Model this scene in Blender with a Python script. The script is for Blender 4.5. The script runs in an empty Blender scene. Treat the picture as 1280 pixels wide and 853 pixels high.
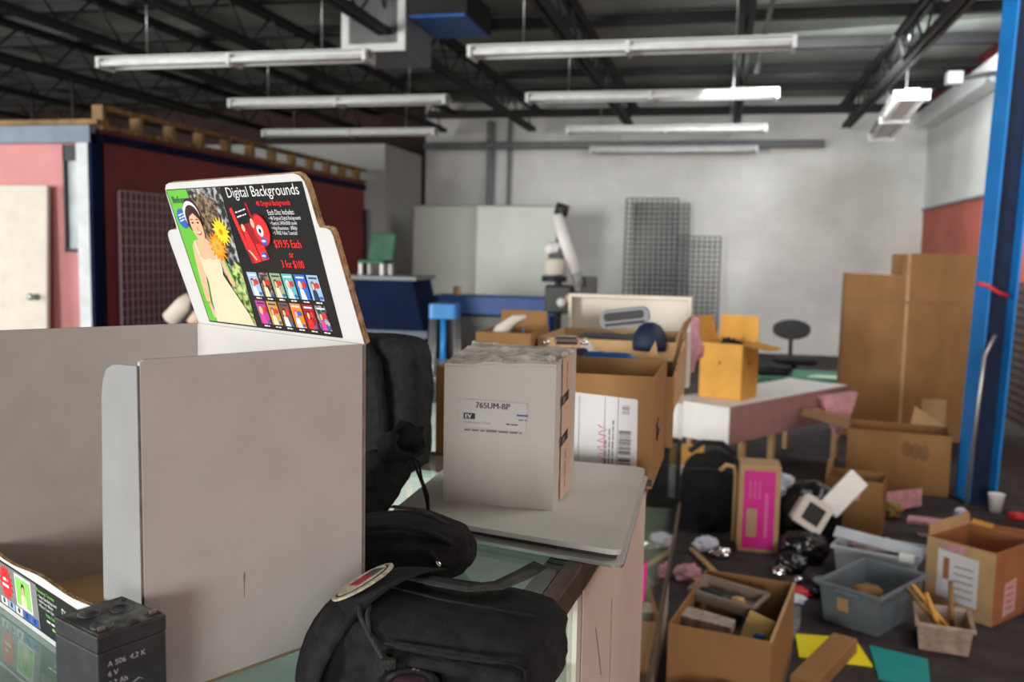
import bpy, bmesh, math, random
from mathutils import Vector, Matrix, Euler, noise
R = math.radians
random.seed(7)
S = bpy.context.scene
C = S.collection

# ------------------------------------------------------------------ camera
FPX, RHO, CZ = 1150.0, R(1.1), 1.45
PITCH, YAW = R(5.5166), R(12.8201)
fw = Vector((-math.sin(YAW) * math.cos(PITCH), math.cos(YAW) * math.cos(PITCH), -math.sin(PITCH)))
r0 = Vector((math.cos(YAW), math.sin(YAW), 0)); u0 = r0.cross(fw)
rt = r0 * math.cos(RHO) + u0 * math.sin(RHO); up = -r0 * math.sin(RHO) + u0 * math.cos(RHO)
cam = bpy.data.cameras.new('camera'); camo = bpy.data.objects.new('camera', cam); C.objects.link(camo)
M = Matrix((rt, up, -fw)).transposed().to_4x4(); M.translation = (0, 0, CZ)
camo.matrix_world = M
cam.sensor_width = 36; cam.lens = FPX * 36 / 1280; cam.clip_start = .02
cam.dof.use_dof = True; cam.dof.focus_distance = 1.02; cam.dof.aperture_fstop = 6.3
S.camera = camo
# ------------------------------------------------------------------ light
S.view_settings.view_transform = 'Standard'; S.view_settings.look = 'None'
S.view_settings.gamma = 1; S.view_settings.use_curve_mapping = False
S.view_settings.exposure = 0.35
W = bpy.data.worlds.new('sky'); S.world = W; W.use_nodes = True
W.node_tree.nodes['Background'].inputs[0].default_value = (.82, .91, 1, 1)
W.node_tree.nodes['Background'].inputs[1].default_value = 1.0
def area(name, loc, target, sx, sy, power, col):
    l = bpy.data.lights.new(name, 'AREA'); l.shape = 'RECTANGLE'; l.size = sx; l.size_y = sy; l.energy = power; l.color = col
    o = bpy.data.objects.new(name, l); C.objects.link(o); o.location = loc
    o.rotation_euler = (Vector(target) - Vector(loc)).to_track_quat('-Z', 'Y').to_euler(); return o
area('window_light_left', (-8.2, -9.6, 1.8), (-1.5, 9, 1.3), 3.4, 2.6, 1400, (1, .985, .95))
area('window_light_front', (1.0, -9.8, 1.8), (.2, 6, 1.3), 3.4, 2.6, 480, (1, .985, .96))
area('fill_light_side', (-11.5, 2.0, 1.7), (-6.2, 7.5, 1.2), 3.0, 2.4, 300, (1, .99, .96))  # added fill to brighten the left partition; no window stands here
area('fill_light_rear', (1.2, 9.9, 3.62), (1.6, 12.2, 0), 2.6, 3.4, 230, (.97, .99, 1))  # added fill under the roof for the back of the hall, no skylight built
area('fill_light_right', (1.5, 5.2, 3.62), (1.3, 6.6, 0), 2.0, 3.0, 40, (1, .96, .92))  # added fill over the right floor clutter, no opening above it
area('fill_light_near', (1.7, 2.4, 3.62), (-.2, 1.7, 1.0), 1.6, 1.6, 62, (1, .96, .91))  # added fill for right-facing sides on the near counter, not a roof window

# ------------------------------------------------------------------ materials
MATS = {}
def mat(name, col, rough=.7, metal=0, var=.12, scale=8, bump=0, bscale=60, spec=.4, col2=None, alpha=1, trans=0, emit=0, stretch=(1, 1, 1), coords='Object', sheen=0, thr=(.3, .7)):
    if name in MATS: return MATS[name]
    m = bpy.data.materials.new(name); m.use_nodes = True; nt = m.node_tree; N = nt.nodes; L = nt.links
    b = N['Principled BSDF']
    b.inputs['Roughness'].default_value = rough; b.inputs['Metallic'].default_value = metal
    b.inputs['Specular IOR Level'].default_value = spec
    c1 = [max(0, c * (1 - var)) for c in col]; c2 = list(col2) if col2 else [min(1, c * (1 + var)) for c in col]
    tc = N.new('ShaderNodeTexCoord'); mp = N.new('ShaderNodeMapping'); L.new(tc.outputs[coords], mp.inputs[0]); mp.inputs['Scale'].default_value = stretch
    nz = N.new('ShaderNodeTexNoise'); nz.inputs['Scale'].default_value = scale; nz.inputs['Detail'].default_value = 5; L.new(mp.outputs[0], nz.inputs['Vector'])
    rp = N.new('ShaderNodeValToRGB'); rp.color_ramp.elements[0].color = (*c1, 1); rp.color_ramp.elements[1].color = (*c2, 1)
    rp.color_ramp.elements[0].position = thr[0]; rp.color_ramp.elements[1].position = thr[1]
    L.new(nz.outputs[0], rp.inputs[0]); L.new(rp.outputs[0], b.inputs['Base Color'])
    if bump:
        n2 = N.new('ShaderNodeTexNoise'); n2.inputs['Scale'].default_value = bscale; n2.inputs['Detail'].default_value = 4; L.new(mp.outputs[0], n2.inputs['Vector'])
        bp = N.new('ShaderNodeBump'); bp.inputs['Strength'].default_value = bump; bp.inputs['Distance'].default_value = .01; L.new(n2.outputs[0], bp.inputs['Height']); L.new(bp.outputs[0], b.inputs['Normal'])
    if alpha < 1: b.inputs['Alpha'].default_value = alpha
    if trans: b.inputs['Transmission Weight'].default_value = trans
    if sheen: b.inputs['Sheen Weight'].default_value = sheen; b.inputs['Sheen Roughness'].default_value = .5
    MATS[name] = m; return m
def glassmat(name, tint, refl=1.0):
    m = bpy.data.materials.new(name); m.use_nodes = True; nt = m.node_tree; N = nt.nodes; L = nt.links
    N.remove(N['Principled BSDF']); out = N['Material Output']
    t = N.new('ShaderNodeBsdfTransparent'); t.inputs[0].default_value = (*tint, 1)
    g = N.new('ShaderNodeBsdfGlossy'); g.inputs[0].default_value = (1, 1, 1, 1); g.inputs['Roughness'].default_value = .04
    fr = N.new('ShaderNodeFresnel'); fr.inputs[0].default_value = 1.45
    ge = N.new('ShaderNodeNewGeometry'); sb = N.new('ShaderNodeMath'); sb.operation = 'SUBTRACT'; sb.inputs[0].default_value = 1; L.new(ge.outputs['Backfacing'], sb.inputs[1])
    mu = N.new('ShaderNodeMath'); mu.operation = 'MULTIPLY'; L.new(fr.outputs[0], mu.inputs[0]); L.new(sb.outputs[0], mu.inputs[1])
    mx = N.new('ShaderNodeMixShader'); L.new(mu.outputs[0], mx.inputs[0]); L.new(t.outputs[0], mx.inputs[1]); L.new(g.outputs[0], mx.inputs[2])
    L.new(mx.outputs[0], out.inputs[0]); MATS[name] = m; return m
K = {}
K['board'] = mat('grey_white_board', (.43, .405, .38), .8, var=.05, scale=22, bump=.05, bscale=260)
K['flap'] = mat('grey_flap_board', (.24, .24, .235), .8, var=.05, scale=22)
K['boardshade'] = mat('shaded_brownish_board', (.36, .32, .295), .8, var=.05, scale=22)  # inner side wall turned from the light: its shade is in the colour
K['boardin'] = mat('white_board_liner', (.52, .50, .485), .7, var=.05, scale=10)
K['lip'] = mat('white_print_stock', (.56, .555, .55), .6, var=.04, scale=20)
K['corr'] = mat('corrugated_edge', (.34, .20, .085), .9, var=.5, scale=90, bump=.5, bscale=260)
K['kraft'] = mat('kraft_cardboard', (.27, .138, .048), .8, var=.12, scale=7, bump=.08, stretch=(1, 1, .4))
K['kraft_in'] = mat('kraft_cardboard_inside', (.24, .13, .05), .85, var=.12, scale=7)
K['kraft_y'] = mat('yellow_kraft_cardboard', (.62, .31, .055), .75, var=.1, scale=7)
K['kraft_l'] = mat('pale_kraft_cardboard', (.46, .29, .145), .8, var=.12, scale=9)
K['kraft_r'] = mat('red_kraft_cardboard', (.33, .13, .05), .8, var=.12, scale=9)
K['white'] = mat('white_paint', (.74, .73, .70), .5, var=.05)
K['offwhite'] = mat('off_white', (.62, .57, .49), .6, var=.06)
K['wbox'] = mat('dusty_white_carton', (.50, .485, .445), .75, var=.10, scale=9, bump=.15, bscale=30, stretch=(1, 1, .3))
K['wboxtop'] = mat('dirty_carton_top', (.42, .38, .33), .9, var=.4, scale=14, col2=(.66, .62, .56), bump=.5, bscale=30, stretch=(.5, 2.2, 1))
K['peach'] = mat('peach_tape', (.62, .44, .33), .5, var=.05)
K['label'] = mat('paper_label', (.66, .66, .66), .5, var=.03)
K['ink'] = mat('black_ink', (.02, .02, .02), .6, var=.1)
K['greyink'] = mat('grey_ink', (.17, .17, .19), .6, var=.1)
K['pinkink'] = mat('pink_ink', (.75, .18, .40), .6, var=.1)
K['fabric'] = mat('black_canvas', (.0125, .0125, .0135), .9, var=.4, scale=60, bump=.35, bscale=500, spec=.12, sheen=.03)
K['charcoal'] = mat('charcoal_nylon', (.021, .024, .026), .8, var=.3, scale=60, bump=.3, bscale=500, spec=.15)
K['strap'] = mat('faded_black_webbing', (.028, .027, .025), .9, var=.5, scale=120, bump=.6, bscale=700, spec=.15, sheen=.06)
K['blackplast'] = mat('black_plastic', (.02, .02, .022), .45, var=.3, scale=20)
K['battery'] = mat('dusty_black_battery_case', (.030, .031, .034), .42, var=.25, scale=40, bump=.1, bscale=200)
K['battop'] = mat('dusty_battery_top', (.028, .028, .03), .5, var=.3, scale=55, col2=(.17, .17, .165), thr=(.46, .66))
K['steel'] = mat('dull_steel', (.45, .45, .45), .35, .8, var=.15)
K['chrome'] = mat('chrome', (.85, .85, .87), .12, 1, var=.03)
K['plate'] = mat('grey_laminate', (.52, .515, .46), .38, var=.10, scale=6, bump=.03)
K['plateedge'] = mat('pale_plate_edge', (.50, .50, .47), .5)
K['rim'] = mat('brown_anodised_rim', (.10, .065, .055), .3, .6, var=.25, scale=30)
K['beige'] = mat('scratched_beige_laminate', (.64, .54, .47), .5, var=.12, scale=4)
K['dark'] = mat('dark_grey', (.03, .03, .032), .6)
K['teal'] = mat('pale_teal_shelf', (.82, .90, .87), .5, var=.15, scale=4)
K['glass'] = glassmat('green_glass', (.86, .945, .915))
K['blue'] = mat('bright_blue_paint', (.012, .20, .58), .4, var=.12, scale=3)
K['navy'] = mat('navy_panel', (.005, .012, .042), .75, var=.3, scale=2, spec=.08)
K['bench'] = mat('blue_bench_paint', (.03, .085, .30), .5, var=.15)
K['red'] = mat('dark_red_paint', (.20, .028, .032), .6, var=.15, scale=2)
K['pinkwall'] = mat('faded_pink_paint', (.55, .22, .22), .6, var=.1, scale=3)
K['truss'] = mat('dark_steel_joist', (.018, .018, .019), .7)
K['deck'] = mat('roof_deck', (.34, .375, .34), .8, var=.3, scale=1.2)
K['wood'] = mat('pine_wood', (.22, .125, .045), .7, var=.6, scale=5, stretch=(1, 3, 1))
K['mauve'] = mat('mauve_panel', (.34, .18, .165), .7, var=.08)
K['grey'] = mat('mid_grey_plastic', (.22, .23, .24), .5)
K['tote'] = mat('slate_grey_plastic', (.13, .16, .18), .45, var=.15)
K['clear'] = mat('cloudy_plastic', (.50, .55, .60), .35, var=.15, alpha=.72)
K['magenta'] = mat('magenta_print', (.62, .01, .25), .45, var=.05)
K['yellow'] = mat('yellow_card', (.85, .72, .01), .5, var=.04)
K['tealcard'] = mat('teal_card', (.01, .28, .27), .5, var=.06)
K['pink'] = mat('dusty_pink_plastic', (.55, .27, .30), .5, var=.25, scale=20)
K['brownbag'] = mat('shiny_black_bag', (.008, .008, .009), .25, var=.3, spec=.6)
K['green'] = mat('dark_green', (.03, .11, .06), .6, var=.3)
K['bluebag'] = mat('blue_packet', (.02, .10, .32), .4, var=.2)
K['redp'] = mat('red_packet', (.55, .03, .04), .4)
K['cloth'] = mat('pale_cloth', (.60, .62, .72), .85, var=.1)
K['greycloth'] = mat('grey_cloth', (.10, .10, .105), .9, var=.35, scale=8)
K['peachskin'] = mat('p_skin', (.78, .42, .26), .35, var=.08, scale=60)
def flat(n, c, **k): K[n] = mat('print_' + n, c, .32, var=k.pop('var', .04), scale=k.pop('scale', 60), spec=.5, **k); return K[n]
flat('p_black', (.012, .012, .013)); flat('p_white', (.72, .72, .72)); flat('p_red', (.80, .03, .03)); flat('p_green', (.13, .46, .05)); flat('p_blue', (.03, .12, .50))
flat('p_cream', (.66, .60, .42)); flat('p_yellow', (.95, .62, .03)); flat('p_orange', (.90, .22, .01)); flat('p_hair', (.045, .02, .018)); flat('p_grey', (.22, .22, .22))
flat('p_dred', (.30, .015, .02)); flat('p_lgreen', (.25, .60, .12)); flat('p_teal', (.10, .42, .42)); flat('p_lblue', (.30, .45, .62)); flat('p_sage', (.28, .36, .20)); flat('p_purple', (.42, .05, .22)); flat('p_gold', (.50, .30, .06)); flat('p_brown', (.16, .07, .04)); flat('p_mag', (.65, .05, .35)); flat('p_navy', (.02, .04, .10))
flat('p_folg', (.07, .075, .07), var=.6, scale=130, col2=(.42, .42, .42), thr=(.45, .62)); flat('p_foly', (.08, .17, .03), var=.5, scale=150, col2=(.50, .62, .22), thr=(.4, .62)); flat('p_folb', (.09, .05, .03), var=.5, scale=160, col2=(.28, .20, .13), thr=(.4, .62))

# ------------------------------------------------------------------ geometry helpers
def frame(o, x, z):
    x = Vector(x).normalized(); z = Vector(z).normalized(); y = z.cross(x)
    m = Matrix((x, y, z)).transposed().to_4x4(); m.translation = o; return m
def T(x=0, y=0, z=0, rx=0, ry=0, rz=0):
    return Matrix.Translation((x, y, z)) @ Euler((R(rx), R(ry), R(rz))).to_matrix().to_4x4()
class MB:
    def __init__(s): s.v = []; s.f = []; s.m = []; s.mats = []; s.X = Matrix.Identity(4); s.sm = []
    def mi(s, k):
        k = K[k] if isinstance(k, str) else k
        if k not in s.mats: s.mats.append(k)
        return s.mats.index(k)
    def add(s, vs, fs, k, X=None, smooth=False):
        X = s.X @ X if X else s.X; n = len(s.v); i = s.mi(k)
        s.v += [X @ Vector(v) for v in vs]
        for f in fs: s.f.append([n + a for a in f]); s.m.append(i); s.sm.append(smooth)
        return s
    def box(s, x0, x1, y0, y1, z0, z1, k, X=None):
        vs = [(x, y, z) for z in (z0, z1) for y in (y0, y1) for x in (x0, x1)]
        return s.add(vs, [(0, 2, 3, 1), (4, 5, 7, 6), (0, 1, 5, 4), (2, 6, 7, 3), (0, 4, 6, 2), (1, 3, 7, 5)], k, X)
    def prism(s, poly, z0, z1, k, X=None, side=None):
        n = len(poly); vs = [(x, y, z0) for x, y in poly] + [(x, y, z1) for x, y in poly]
        s.add(vs, [tuple(range(n))[::-1], tuple(range(n, 2 * n))], k, X)
        return s.add(vs, [(i, (i + 1) % n, n + (i + 1) % n, n + i) for i in range(n)], side or k, X)
    def tube(s, pts, r, k, n=10, X=None, cap=True):
        pts = [Vector(p) for p in pts]; vs = []; fs = []
        rs = r if isinstance(r, (list, tuple)) else [r] * len(pts); u = None
        for i, p in enumerate(pts):
            d = (pts[min(i + 1, len(pts) - 1)] - pts[max(i - 1, 0)]).normalized()
            if u is None: u = d.orthogonal().normalized()
            else: u = (u - d * u.dot(d)).normalized()
            w = d.cross(u)
            for a in range(n): t = 2 * math.pi * a / n; vs.append(p + (u * math.cos(t) + w * math.sin(t)) * rs[i])
        for i in range(len(pts) - 1):
            for a in range(n): b = (a + 1) % n; fs.append((i * n + a, i * n + b, (i + 1) * n + b, (i + 1) * n + a))
        if cap: fs += [tuple(range(n))[::-1], tuple(range((len(pts) - 1) * n, len(pts) * n))]
        return s.add(vs, fs, k, X, True)
    def lathe(s, prof, k, n=24, X=None): return s._lathe(prof, k, n, X)
    def _lathe(s, prof, k, n=24, X=None):
        vs = [(r * math.cos(2 * math.pi * a / n), r * math.sin(2 * math.pi * a / n), z) for r, z in prof for a in range(n)]
        fs = [(i * n + a, i * n + (a + 1) % n, (i + 1) * n + (a + 1) % n, (i + 1) * n + a) for i in range(len(prof) - 1) for a in range(n)]
        fs += [tuple(range(n))[::-1], tuple(range((len(prof) - 1) * n, len(prof) * n))]
        return s.add(vs, fs, k, X, True)
    def ell(s, cx, cy, rx, ry, z0, z1, k, n=28, X=None, rot=0):
        c, q = math.cos(R(rot)), math.sin(R(rot)); P = []
        for a in range(n):
            t = 2 * math.pi * a / n; x, y = rx * math.cos(t), ry * math.sin(t); P.append((cx + x * c - y * q, cy + x * q + y * c))
        return s.prism(P, z0, z1, k, X)
    def star(s, cx, cy, r1, r2, n, z0, z1, k, X=None):
        P = [(cx + (r1 if i % 2 else r2) * math.cos(math.pi * i / n), cy + (r1 if i % 2 else r2) * math.sin(math.pi * i / n)) for i in range(2 * n)]
        return s.prism(P, z0, z1, k, X)
    def blob(s, c, r, k, amp=.12, fr=2.5, seed=0, n=36, p=2.6, flat=True, X=None):
        bm = bmesh.new(); bmesh.ops.create_icosphere(bm, subdivisions=5 if n > 30 else 4, radius=1)
        so = Vector((seed * 3.1, seed * 1.7, seed * .9)); vs = []
        for v in bm.verts:
            q = v.co.copy(); m = (abs(q.x) ** p + abs(q.y) ** p + abs(q.z) ** p) ** (-1 / p)
            q *= m
            d = 1 + amp * (noise.fractal(q * fr + so, 1.0, 2.0, 4)) - amp * .8 * abs(noise.noise(q * fr * 1.6 - so))
            q = Vector((q.x * r[0] * d, q.y * r[1] * d, q.z * r[2] * d))
            if flat: q.z = max(q.z, -r[2] * .82)
            vs.append(q + Vector(c))
        fs = [tuple(v.index for v in f.verts) for f in bm.faces]; bm.free()
        if flat:
            lo = min(v.z for v in vs); dz = c[2] - r[2] - lo; vs = [v + Vector((0, 0, dz)) for v in vs]
        return s.add(vs, fs, k, X, True)
    def text(s, t, x, y, size, k, z0=.0002, bold=0, align='LEFT', sx=1, X=None, rot=0, thick=0, shear=0):
        cu = bpy.data.curves.new('t', 'FONT'); cu.body = t; cu.size = size; cu.align_x = align; cu.extrude = 0; cu.resolution_u = 3; cu.shear = shear
        o = bpy.data.objects.new('t', cu); C.objects.link(o); bpy.context.view_layer.update()
        me = o.to_mesh(); XX = (X or Matrix.Identity(4)) @ T(x, y, z0, rz=rot) @ Matrix.Diagonal((sx, 1, 1, 1))
        for q in ((-1, 1) if bold > 0 else (0,)):
            s.add([v.co + Vector((q * bold * size * 1.2, 0, q * .00001)) for v in me.vertices], [tuple(p.vertices) for p in me.polygons], k, XX)
        o.to_mesh_clear(); bpy.data.objects.remove(o); bpy.data.curves.remove(cu); return s
    def build(s, name, parent=None, bevel=0, seg=2, sub=0, label=None, kind=None):
        me = bpy.data.meshes.new(name); me.from_pydata([tuple(v) for v in s.v], [], s.f)
        for m in s.mats: me.materials.append(m)
        for p, i, q in zip(me.polygons, s.m, s.sm): p.material_index = i; p.use_smooth = q
        me.update(); o = bpy.data.objects.new(name, me); C.objects.link(o)
        if parent: o.parent = parent
        if bevel: b = o.modifiers.new('bevel', 'BEVEL'); b.width = bevel; b.segments = seg; b.limit_method = 'ANGLE'
        if sub: b = o.modifiers.new('sub', 'SUBSURF'); b.levels = sub; b.render_levels = sub
        if label: o['label'] = label
        if kind: o['kind'] = kind
        return o
def marks(m, x, y, w, h, k, z, X, rot=0, seed=1):
    # a line of print too small to read in the photo: word-length strokes
    r_ = random.Random(seed); Q_ = X @ T(x, y, 0, rz=rot); p = 0
    while p < w:
        q = min(w, p + h * r_.uniform(1.2, 3.5)); m.box(p, q, 0, h * r_.uniform(.45, .6), z, z + .0001, k, Q_); p = q + h * .5
def thing(name, label, cat, loc=(0, 0, 0), rz=0, group=None, rot=None):
    o = bpy.data.objects.new(name, None); C.objects.link(o); o.location = loc; o.rotation_euler = rot or (0, 0, R(rz)); o.empty_display_size = .05
    o['label'] = label; o['category'] = cat
    if group: o['group'] = group
    return o
def tag(o, label, cat, group=None, loc=None, rz=None):
    o['label'] = label; o['category'] = cat
    if group: o['group'] = group
    if loc: o.location = loc
    if rz is not None: o.rotation_euler = (0, 0, R(rz))
    return o
def dup(src, loc, label, rz=None, group=None, scale=None):
    r = src.copy(); C.objects.link(r); r.location = loc; r['label'] = label
    if rz is not None: r.rotation_euler = (0, 0, R(rz))
    if group: r['group'] = group
    if scale: r.scale = scale
    for ch in list(src.children):
        c = ch.copy(); C.objects.link(c); c.parent = r
        for g in ch.children: d = g.copy(); C.objects.link(d); d.parent = c
    return r
def rounded(x0, x1, y0, y1, rs, n=5):
    rs = rs if isinstance(rs, (list, tuple)) else [rs] * 4; P = []
    for (cx, cy, a0, r) in ((x1, y0, -90, rs[1]), (x1, y1, 0, rs[2]), (x0, y1, 90, rs[3]), (x0, y0, 180, rs[0])):
        sx = -1 if cx == x1 else 1; sy = -1 if cy == y1 else 1
        if r == 0: P.append((cx, cy)); continue
        for i in range(n + 1):
            a = R(a0 + 90 * i / n); P.append((cx + sx * r + r * math.cos(a), cy + sy * r + r * math.sin(a)))
    return P
def carton(name, label, loc, rz, w, d, h, k='kraft', kin='kraft_in', flaps=(None,) * 4, th=.005, rot=None, group=None, flap_len=None, cat='cardboard box', kf=None):
    """open carton; flaps front,right,back,left = opening angle in degrees from closed upright (0 = straight up, 90 = outward flat)"""
    t = thing(name, label, cat, loc, rz, group, rot)
    m = MB(); x, y = w / 2, d / 2
    m.box(-x, x, -y, y, 0, th, k); 
    for (a, b, c, e) in ((-x, x, -y, -y + th), (-x, x, y - th, y), (-x, -x + th, -y + th, y - th), (x - th, x, -y + th, y - th)):
        m.box(a, b, c, e, th, h, k)
    m.box(-x + th, x - th, -y + th, y - th, th, th + .002, kin)
    m.build('body', t, bevel=.0012, seg=1)
    fl = flap_len or min(w, d) / 2
    for i, a in enumerate(flaps):
        if a is None: continue
        L = (w, d, w, d)[i] - .012; off = (y, x, y, x)[i]; rzf = (0, 90, 180, 270)[i]
        mm = MB(); X = T(rz=rzf) @ T(0, -off + th / 2, h, rx=a)
        g = .15 * fl
        mm.prism([(-L / 2, 0), (L / 2, 0), (L / 2 - g * .3, fl), (-L / 2 + g * .3, fl)], -th / 2, th / 2, kf or k, X @ T(rx=90), side='corr')
        mm.build('flap', t)
    return t
# ================================================================== SETTING
def struct(name, m, **k): return m.build(name, None, kind='structure', **k)
def surf(name, col, col2, scale, rough=.85, stretch=(1, 1, 1), bump=.05, blocks=None, split=None):
    """painted wall: mottled paint, optional block courses, optional second paint colour below a height"""
    m = mat(name, col, rough, scale=scale, col2=col2, bump=bump, bscale=25, stretch=stretch); nt = m.node_tree; N = nt.nodes; L = nt.links; b = N['Principled BSDF']
    if blocks:
        tc = N.new('ShaderNodeTexCoord'); mp = N.new('ShaderNodeMapping'); mp.inputs['Rotation'].default_value = blocks; L.new(tc.outputs['Object'], mp.inputs[0])
        br = N.new('ShaderNodeTexBrick'); br.inputs['Scale'].default_value = 1; br.inputs['Brick Width'].default_value = .4; br.inputs['Row Height'].default_value = .2; br.inputs['Mortar Size'].default_value = .006
        br.inputs['Color1'].default_value = (1, 1, 1, 1); br.inputs['Color2'].default_value = (.95, .95, .95, 1); br.inputs['Mortar'].default_value = (.93, .93, .92, 1)
        L.new(mp.outputs[0], br.inputs['Vector']); mu = N.new('ShaderNodeMix'); mu.data_type = 'RGBA'; mu.blend_type = 'MULTIPLY'; mu.inputs[0].default_value = 1
        src = b.inputs['Base Color'].links[0].from_socket; L.new(src, mu.inputs[6]); L.new(br.outputs['Color'], mu.inputs[7]); L.new(mu.outputs[2], b.inputs['Base Color'])
    return m
K['floor'] = surf('dark_carpet', (.022, .018, .018), (.050, .043, .043), 6, .95, bump=.3)
K['wallw'] = surf('white_block_paint', (.44, .43, .40), (.80, .80, .77), .45, blocks=(R(90), 0, 0))  # broad dark-to-light noise puts the wall's uneven shade into the paint
K['wallr'] = surf('white_block_paint_side', (.70, .71, .69), (.78, .79, .77), 1.1, blocks=(R(90), 0, R(90)))
K['wallred'] = surf('red_wall_paint', (.42, .105, .075), (.50, .13, .09), 1.5)
K['walldk'] = surf('dark_brown_wall_paint', (.030, .018, .015), (.05, .026, .022), 1.2)
K['wallgy'] = surf('grey_partition_paint', (.36, .36, .34), (.43, .43, .41), .8)
BW, RW, CE, LW, FY = 14.35, 2.77, 3.8, -13.5, -10.2
struct('floor', MB().box(LW - .1, RW + .1, FY, BW + .1, -.1, 0, 'floor'))
struct('wall_back', MB().box(-4.75, RW, BW, BW + .12, 0, CE, 'wallw'))
struct('wall_back', MB().box(LW, -4.75, BW, BW + .12, 0, CE, 'walldk'))
struct('wall_right', MB().box(RW, RW + .12, FY, BW + .12, 2.17, 3.52, 'wallr').box(RW, RW + .12, FY, BW + .12, 0, 2.17, 'wallred').box(RW, RW + .12, FY, BW + .12, 3.52, CE, 'red'))
struct('wall_left', MB().box(LW - .12, LW, FY, BW + .12, 0, CE, 'wallgy'))
struct('trim_1', MB().box(RW - .03, RW, FY, BW, 2.155, 2.185, 'grey'))
# storefront behind the camera: sill, mullions and head round the window openings
m = MB().box(LW, RW, FY, FY + .12, 0, .45, 'wallw').box(LW, RW, FY, FY + .12, 3.1, CE, 'wallw')
for i in range(10): x = LW + .1 + i * 1.78; m.box(x - .04, x + .04, FY, FY + .12, .45, 3.1, 'steel')
struct('wall_front', m)
# ribbed deck
m = MB(); m.box(LW, RW, FY, BW, CE, CE + .08, 'deck')
i = 0
y = FY + .2
while y < BW: m.box(LW, RW, y, y + .05, CE - .012, CE, 'deck'); y += 1.30
struct('ceiling', m)
# purlins (run left to right) and trusses (run front to back)
n = 2
for i in range(14):
    y = 13.05 - i * 1.28
    m = MB(); m.box(LW, RW, y - .045, y + .045, CE - .13, CE - .03, 'truss'); struct('trim_%d' % n, m); n += 1
for x in (1.6, .1, -1.4, -2.9, -4.3, -5.6, -7.1, -8.6, -10.2):
    m = MB(); zt, zb = CE - .16, CE - .50
    for dx in (-.035, .035):
        m.box(x + dx - .022, x + dx + .022, FY, BW, zt - .03, zt + .03, 'truss'); m.box(x + dx - .022, x + dx + .022, FY, BW - .5, zb - .03, zb + .03, 'truss')
    k = 0; y = FY
    while y < BW - .8:
        m.tube([(x, y, zb if k % 2 else zt), (x, y + .42, zt if k % 2 else zb)], .012, 'truss', 5); y += .42; k += 1
    struct('trim_%d' % n, m); n += 1
m = MB().box(-4.7, RW, BW - .09, BW, 3.55, 3.67, 'truss'); struct('trim_%d' % n, m); n += 1
tag(MB().tube([(-4.7, BW - .22, 3.10), (1.35, BW - .22, 3.10)], .055, 'grey').build('conduit_pipe'), 'grey horizontal pipe high along the white back wall', 'pipe')
tag(MB().tube([(-3.65, BW - .11, .0), (-3.65, BW - .11, 3.5)], .06, 'grey').build('drain_pipe'), 'grey vertical pipe on the back wall left of the leaning boards', 'pipe')
tag(MB().tube([(-3.35, BW - .09, .0), (-3.35, BW - .09, 3.5)], .03, 'grey').build('drain_pipe'), 'thin grey vertical pipe just right of the thicker wall pipe', 'pipe')

# white-walled back room at the left rear
m = MB().box(-9.5, -4.82, 12.7, 12.8, 2.03, 2.93, 'wallgy').box(-9.5, -6.0, 12.7, 12.8, 0, 2.03, 'wallgy').box(-5.03, -4.82, 12.7, 12.8, 0, 2.03, 'wallgy').box(-4.92, -4.82, 12.8, BW, 0, 2.93, 'wallgy').box(-9.5, -4.82, 12.7, BW, 2.93, 2.97, 'wallgy')
struct('wall_storeroom', m)
struct('door_1', MB().box(-6.0, -5.03, 12.74, 12.78, 0, 2.03, mat('navy_door', (.008, .014, .024), .5)).box(-6.0, -5.94, 12.69, 12.74, 0, 2.03, 'grey').box(-5.09, -5.03, 12.69, 12.74, 0, 2.03, 'grey'))

# red partition booth on the left
PH = 2.40
m = MB()
m.box(-5.18, -5.10, 6.84, 12.6, 0, PH, 'red')
m.box(-9.5, -5.41, 6.76, 6.84, 0, PH - .1, 'pinkwall')
m.box(-5.41, -5.24, 6.76, 6.84, 0, 1.40, 'pinkwall')
m.box(-5.41, -5.24, 6.76, 6.84, 2.25, PH - .1, 'pinkwall')
struct('wall_partition', m)
struct('trim_%d' % n, MB().box(-5.245, -5.135, 6.70, 6.86, 0, 2.32, mat('pale_grey_jamb', (.58, .62, .63), .4))); n += 1
struct('trim_%d' % n, MB().box(-5.135, -5.10, 6.70, 6.86, 0, 2.36, 'navy')); n += 1
struct('trim_%d' % n, MB().box(-9.5, -5.10, 6.68, 6.76, 2.28, 2.42, mat('blue_grey_fascia', (.16, .21, .27), .5))); n += 1
struct('trim_%d' % n, MB().box(-5.10, -5.07, 6.80, 12.6, 2.30, 2.37, 'navy')); n += 1
m = MB().box(-9.5, -5.04, 6.70, 6.86, 2.43, 2.47, 'wood').box(-5.16, -5.06, 6.8, 12.6, 2.40, 2.44, 'wood').box(-5.16, -5.06, 6.8, 12.6, 2.56, 2.60, 'wood')
for i in range(12): m.box(-5.16, -5.06, 6.8 + i * .5, 6.85 + i * .5, 2.44, 2.56, 'wood')
struct('trim_%d' % n, m); n += 1
K['pane'] = mat('frosted_window_pane', (.55, .60, .62), .15, var=.3, scale=2.5)
struct('window_1', MB().box(-5.40, -5.25, 6.78, 6.80, 1.40, 2.25, 'pane').box(-5.405, -5.39, 6.74, 6.80, 1.38, 2.27, 'dark').box(-5.405, -5.245, 6.74, 6.80, 1.38, 1.41, 'dark').box(-5.405, -5.245, 6.74, 6.80, 2.14, 2.27, 'dark'))
t = thing('door_panel', 'large off-white door slab leaning on the pink partition at left', 'door', (-6.12, 6.60, 0), rot=(R(-2.5), 0, 0))
MB().box(-.75, .62, -.02, .02, 0, 1.93, 'offwhite').build('slab', t, bevel=.004)
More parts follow.
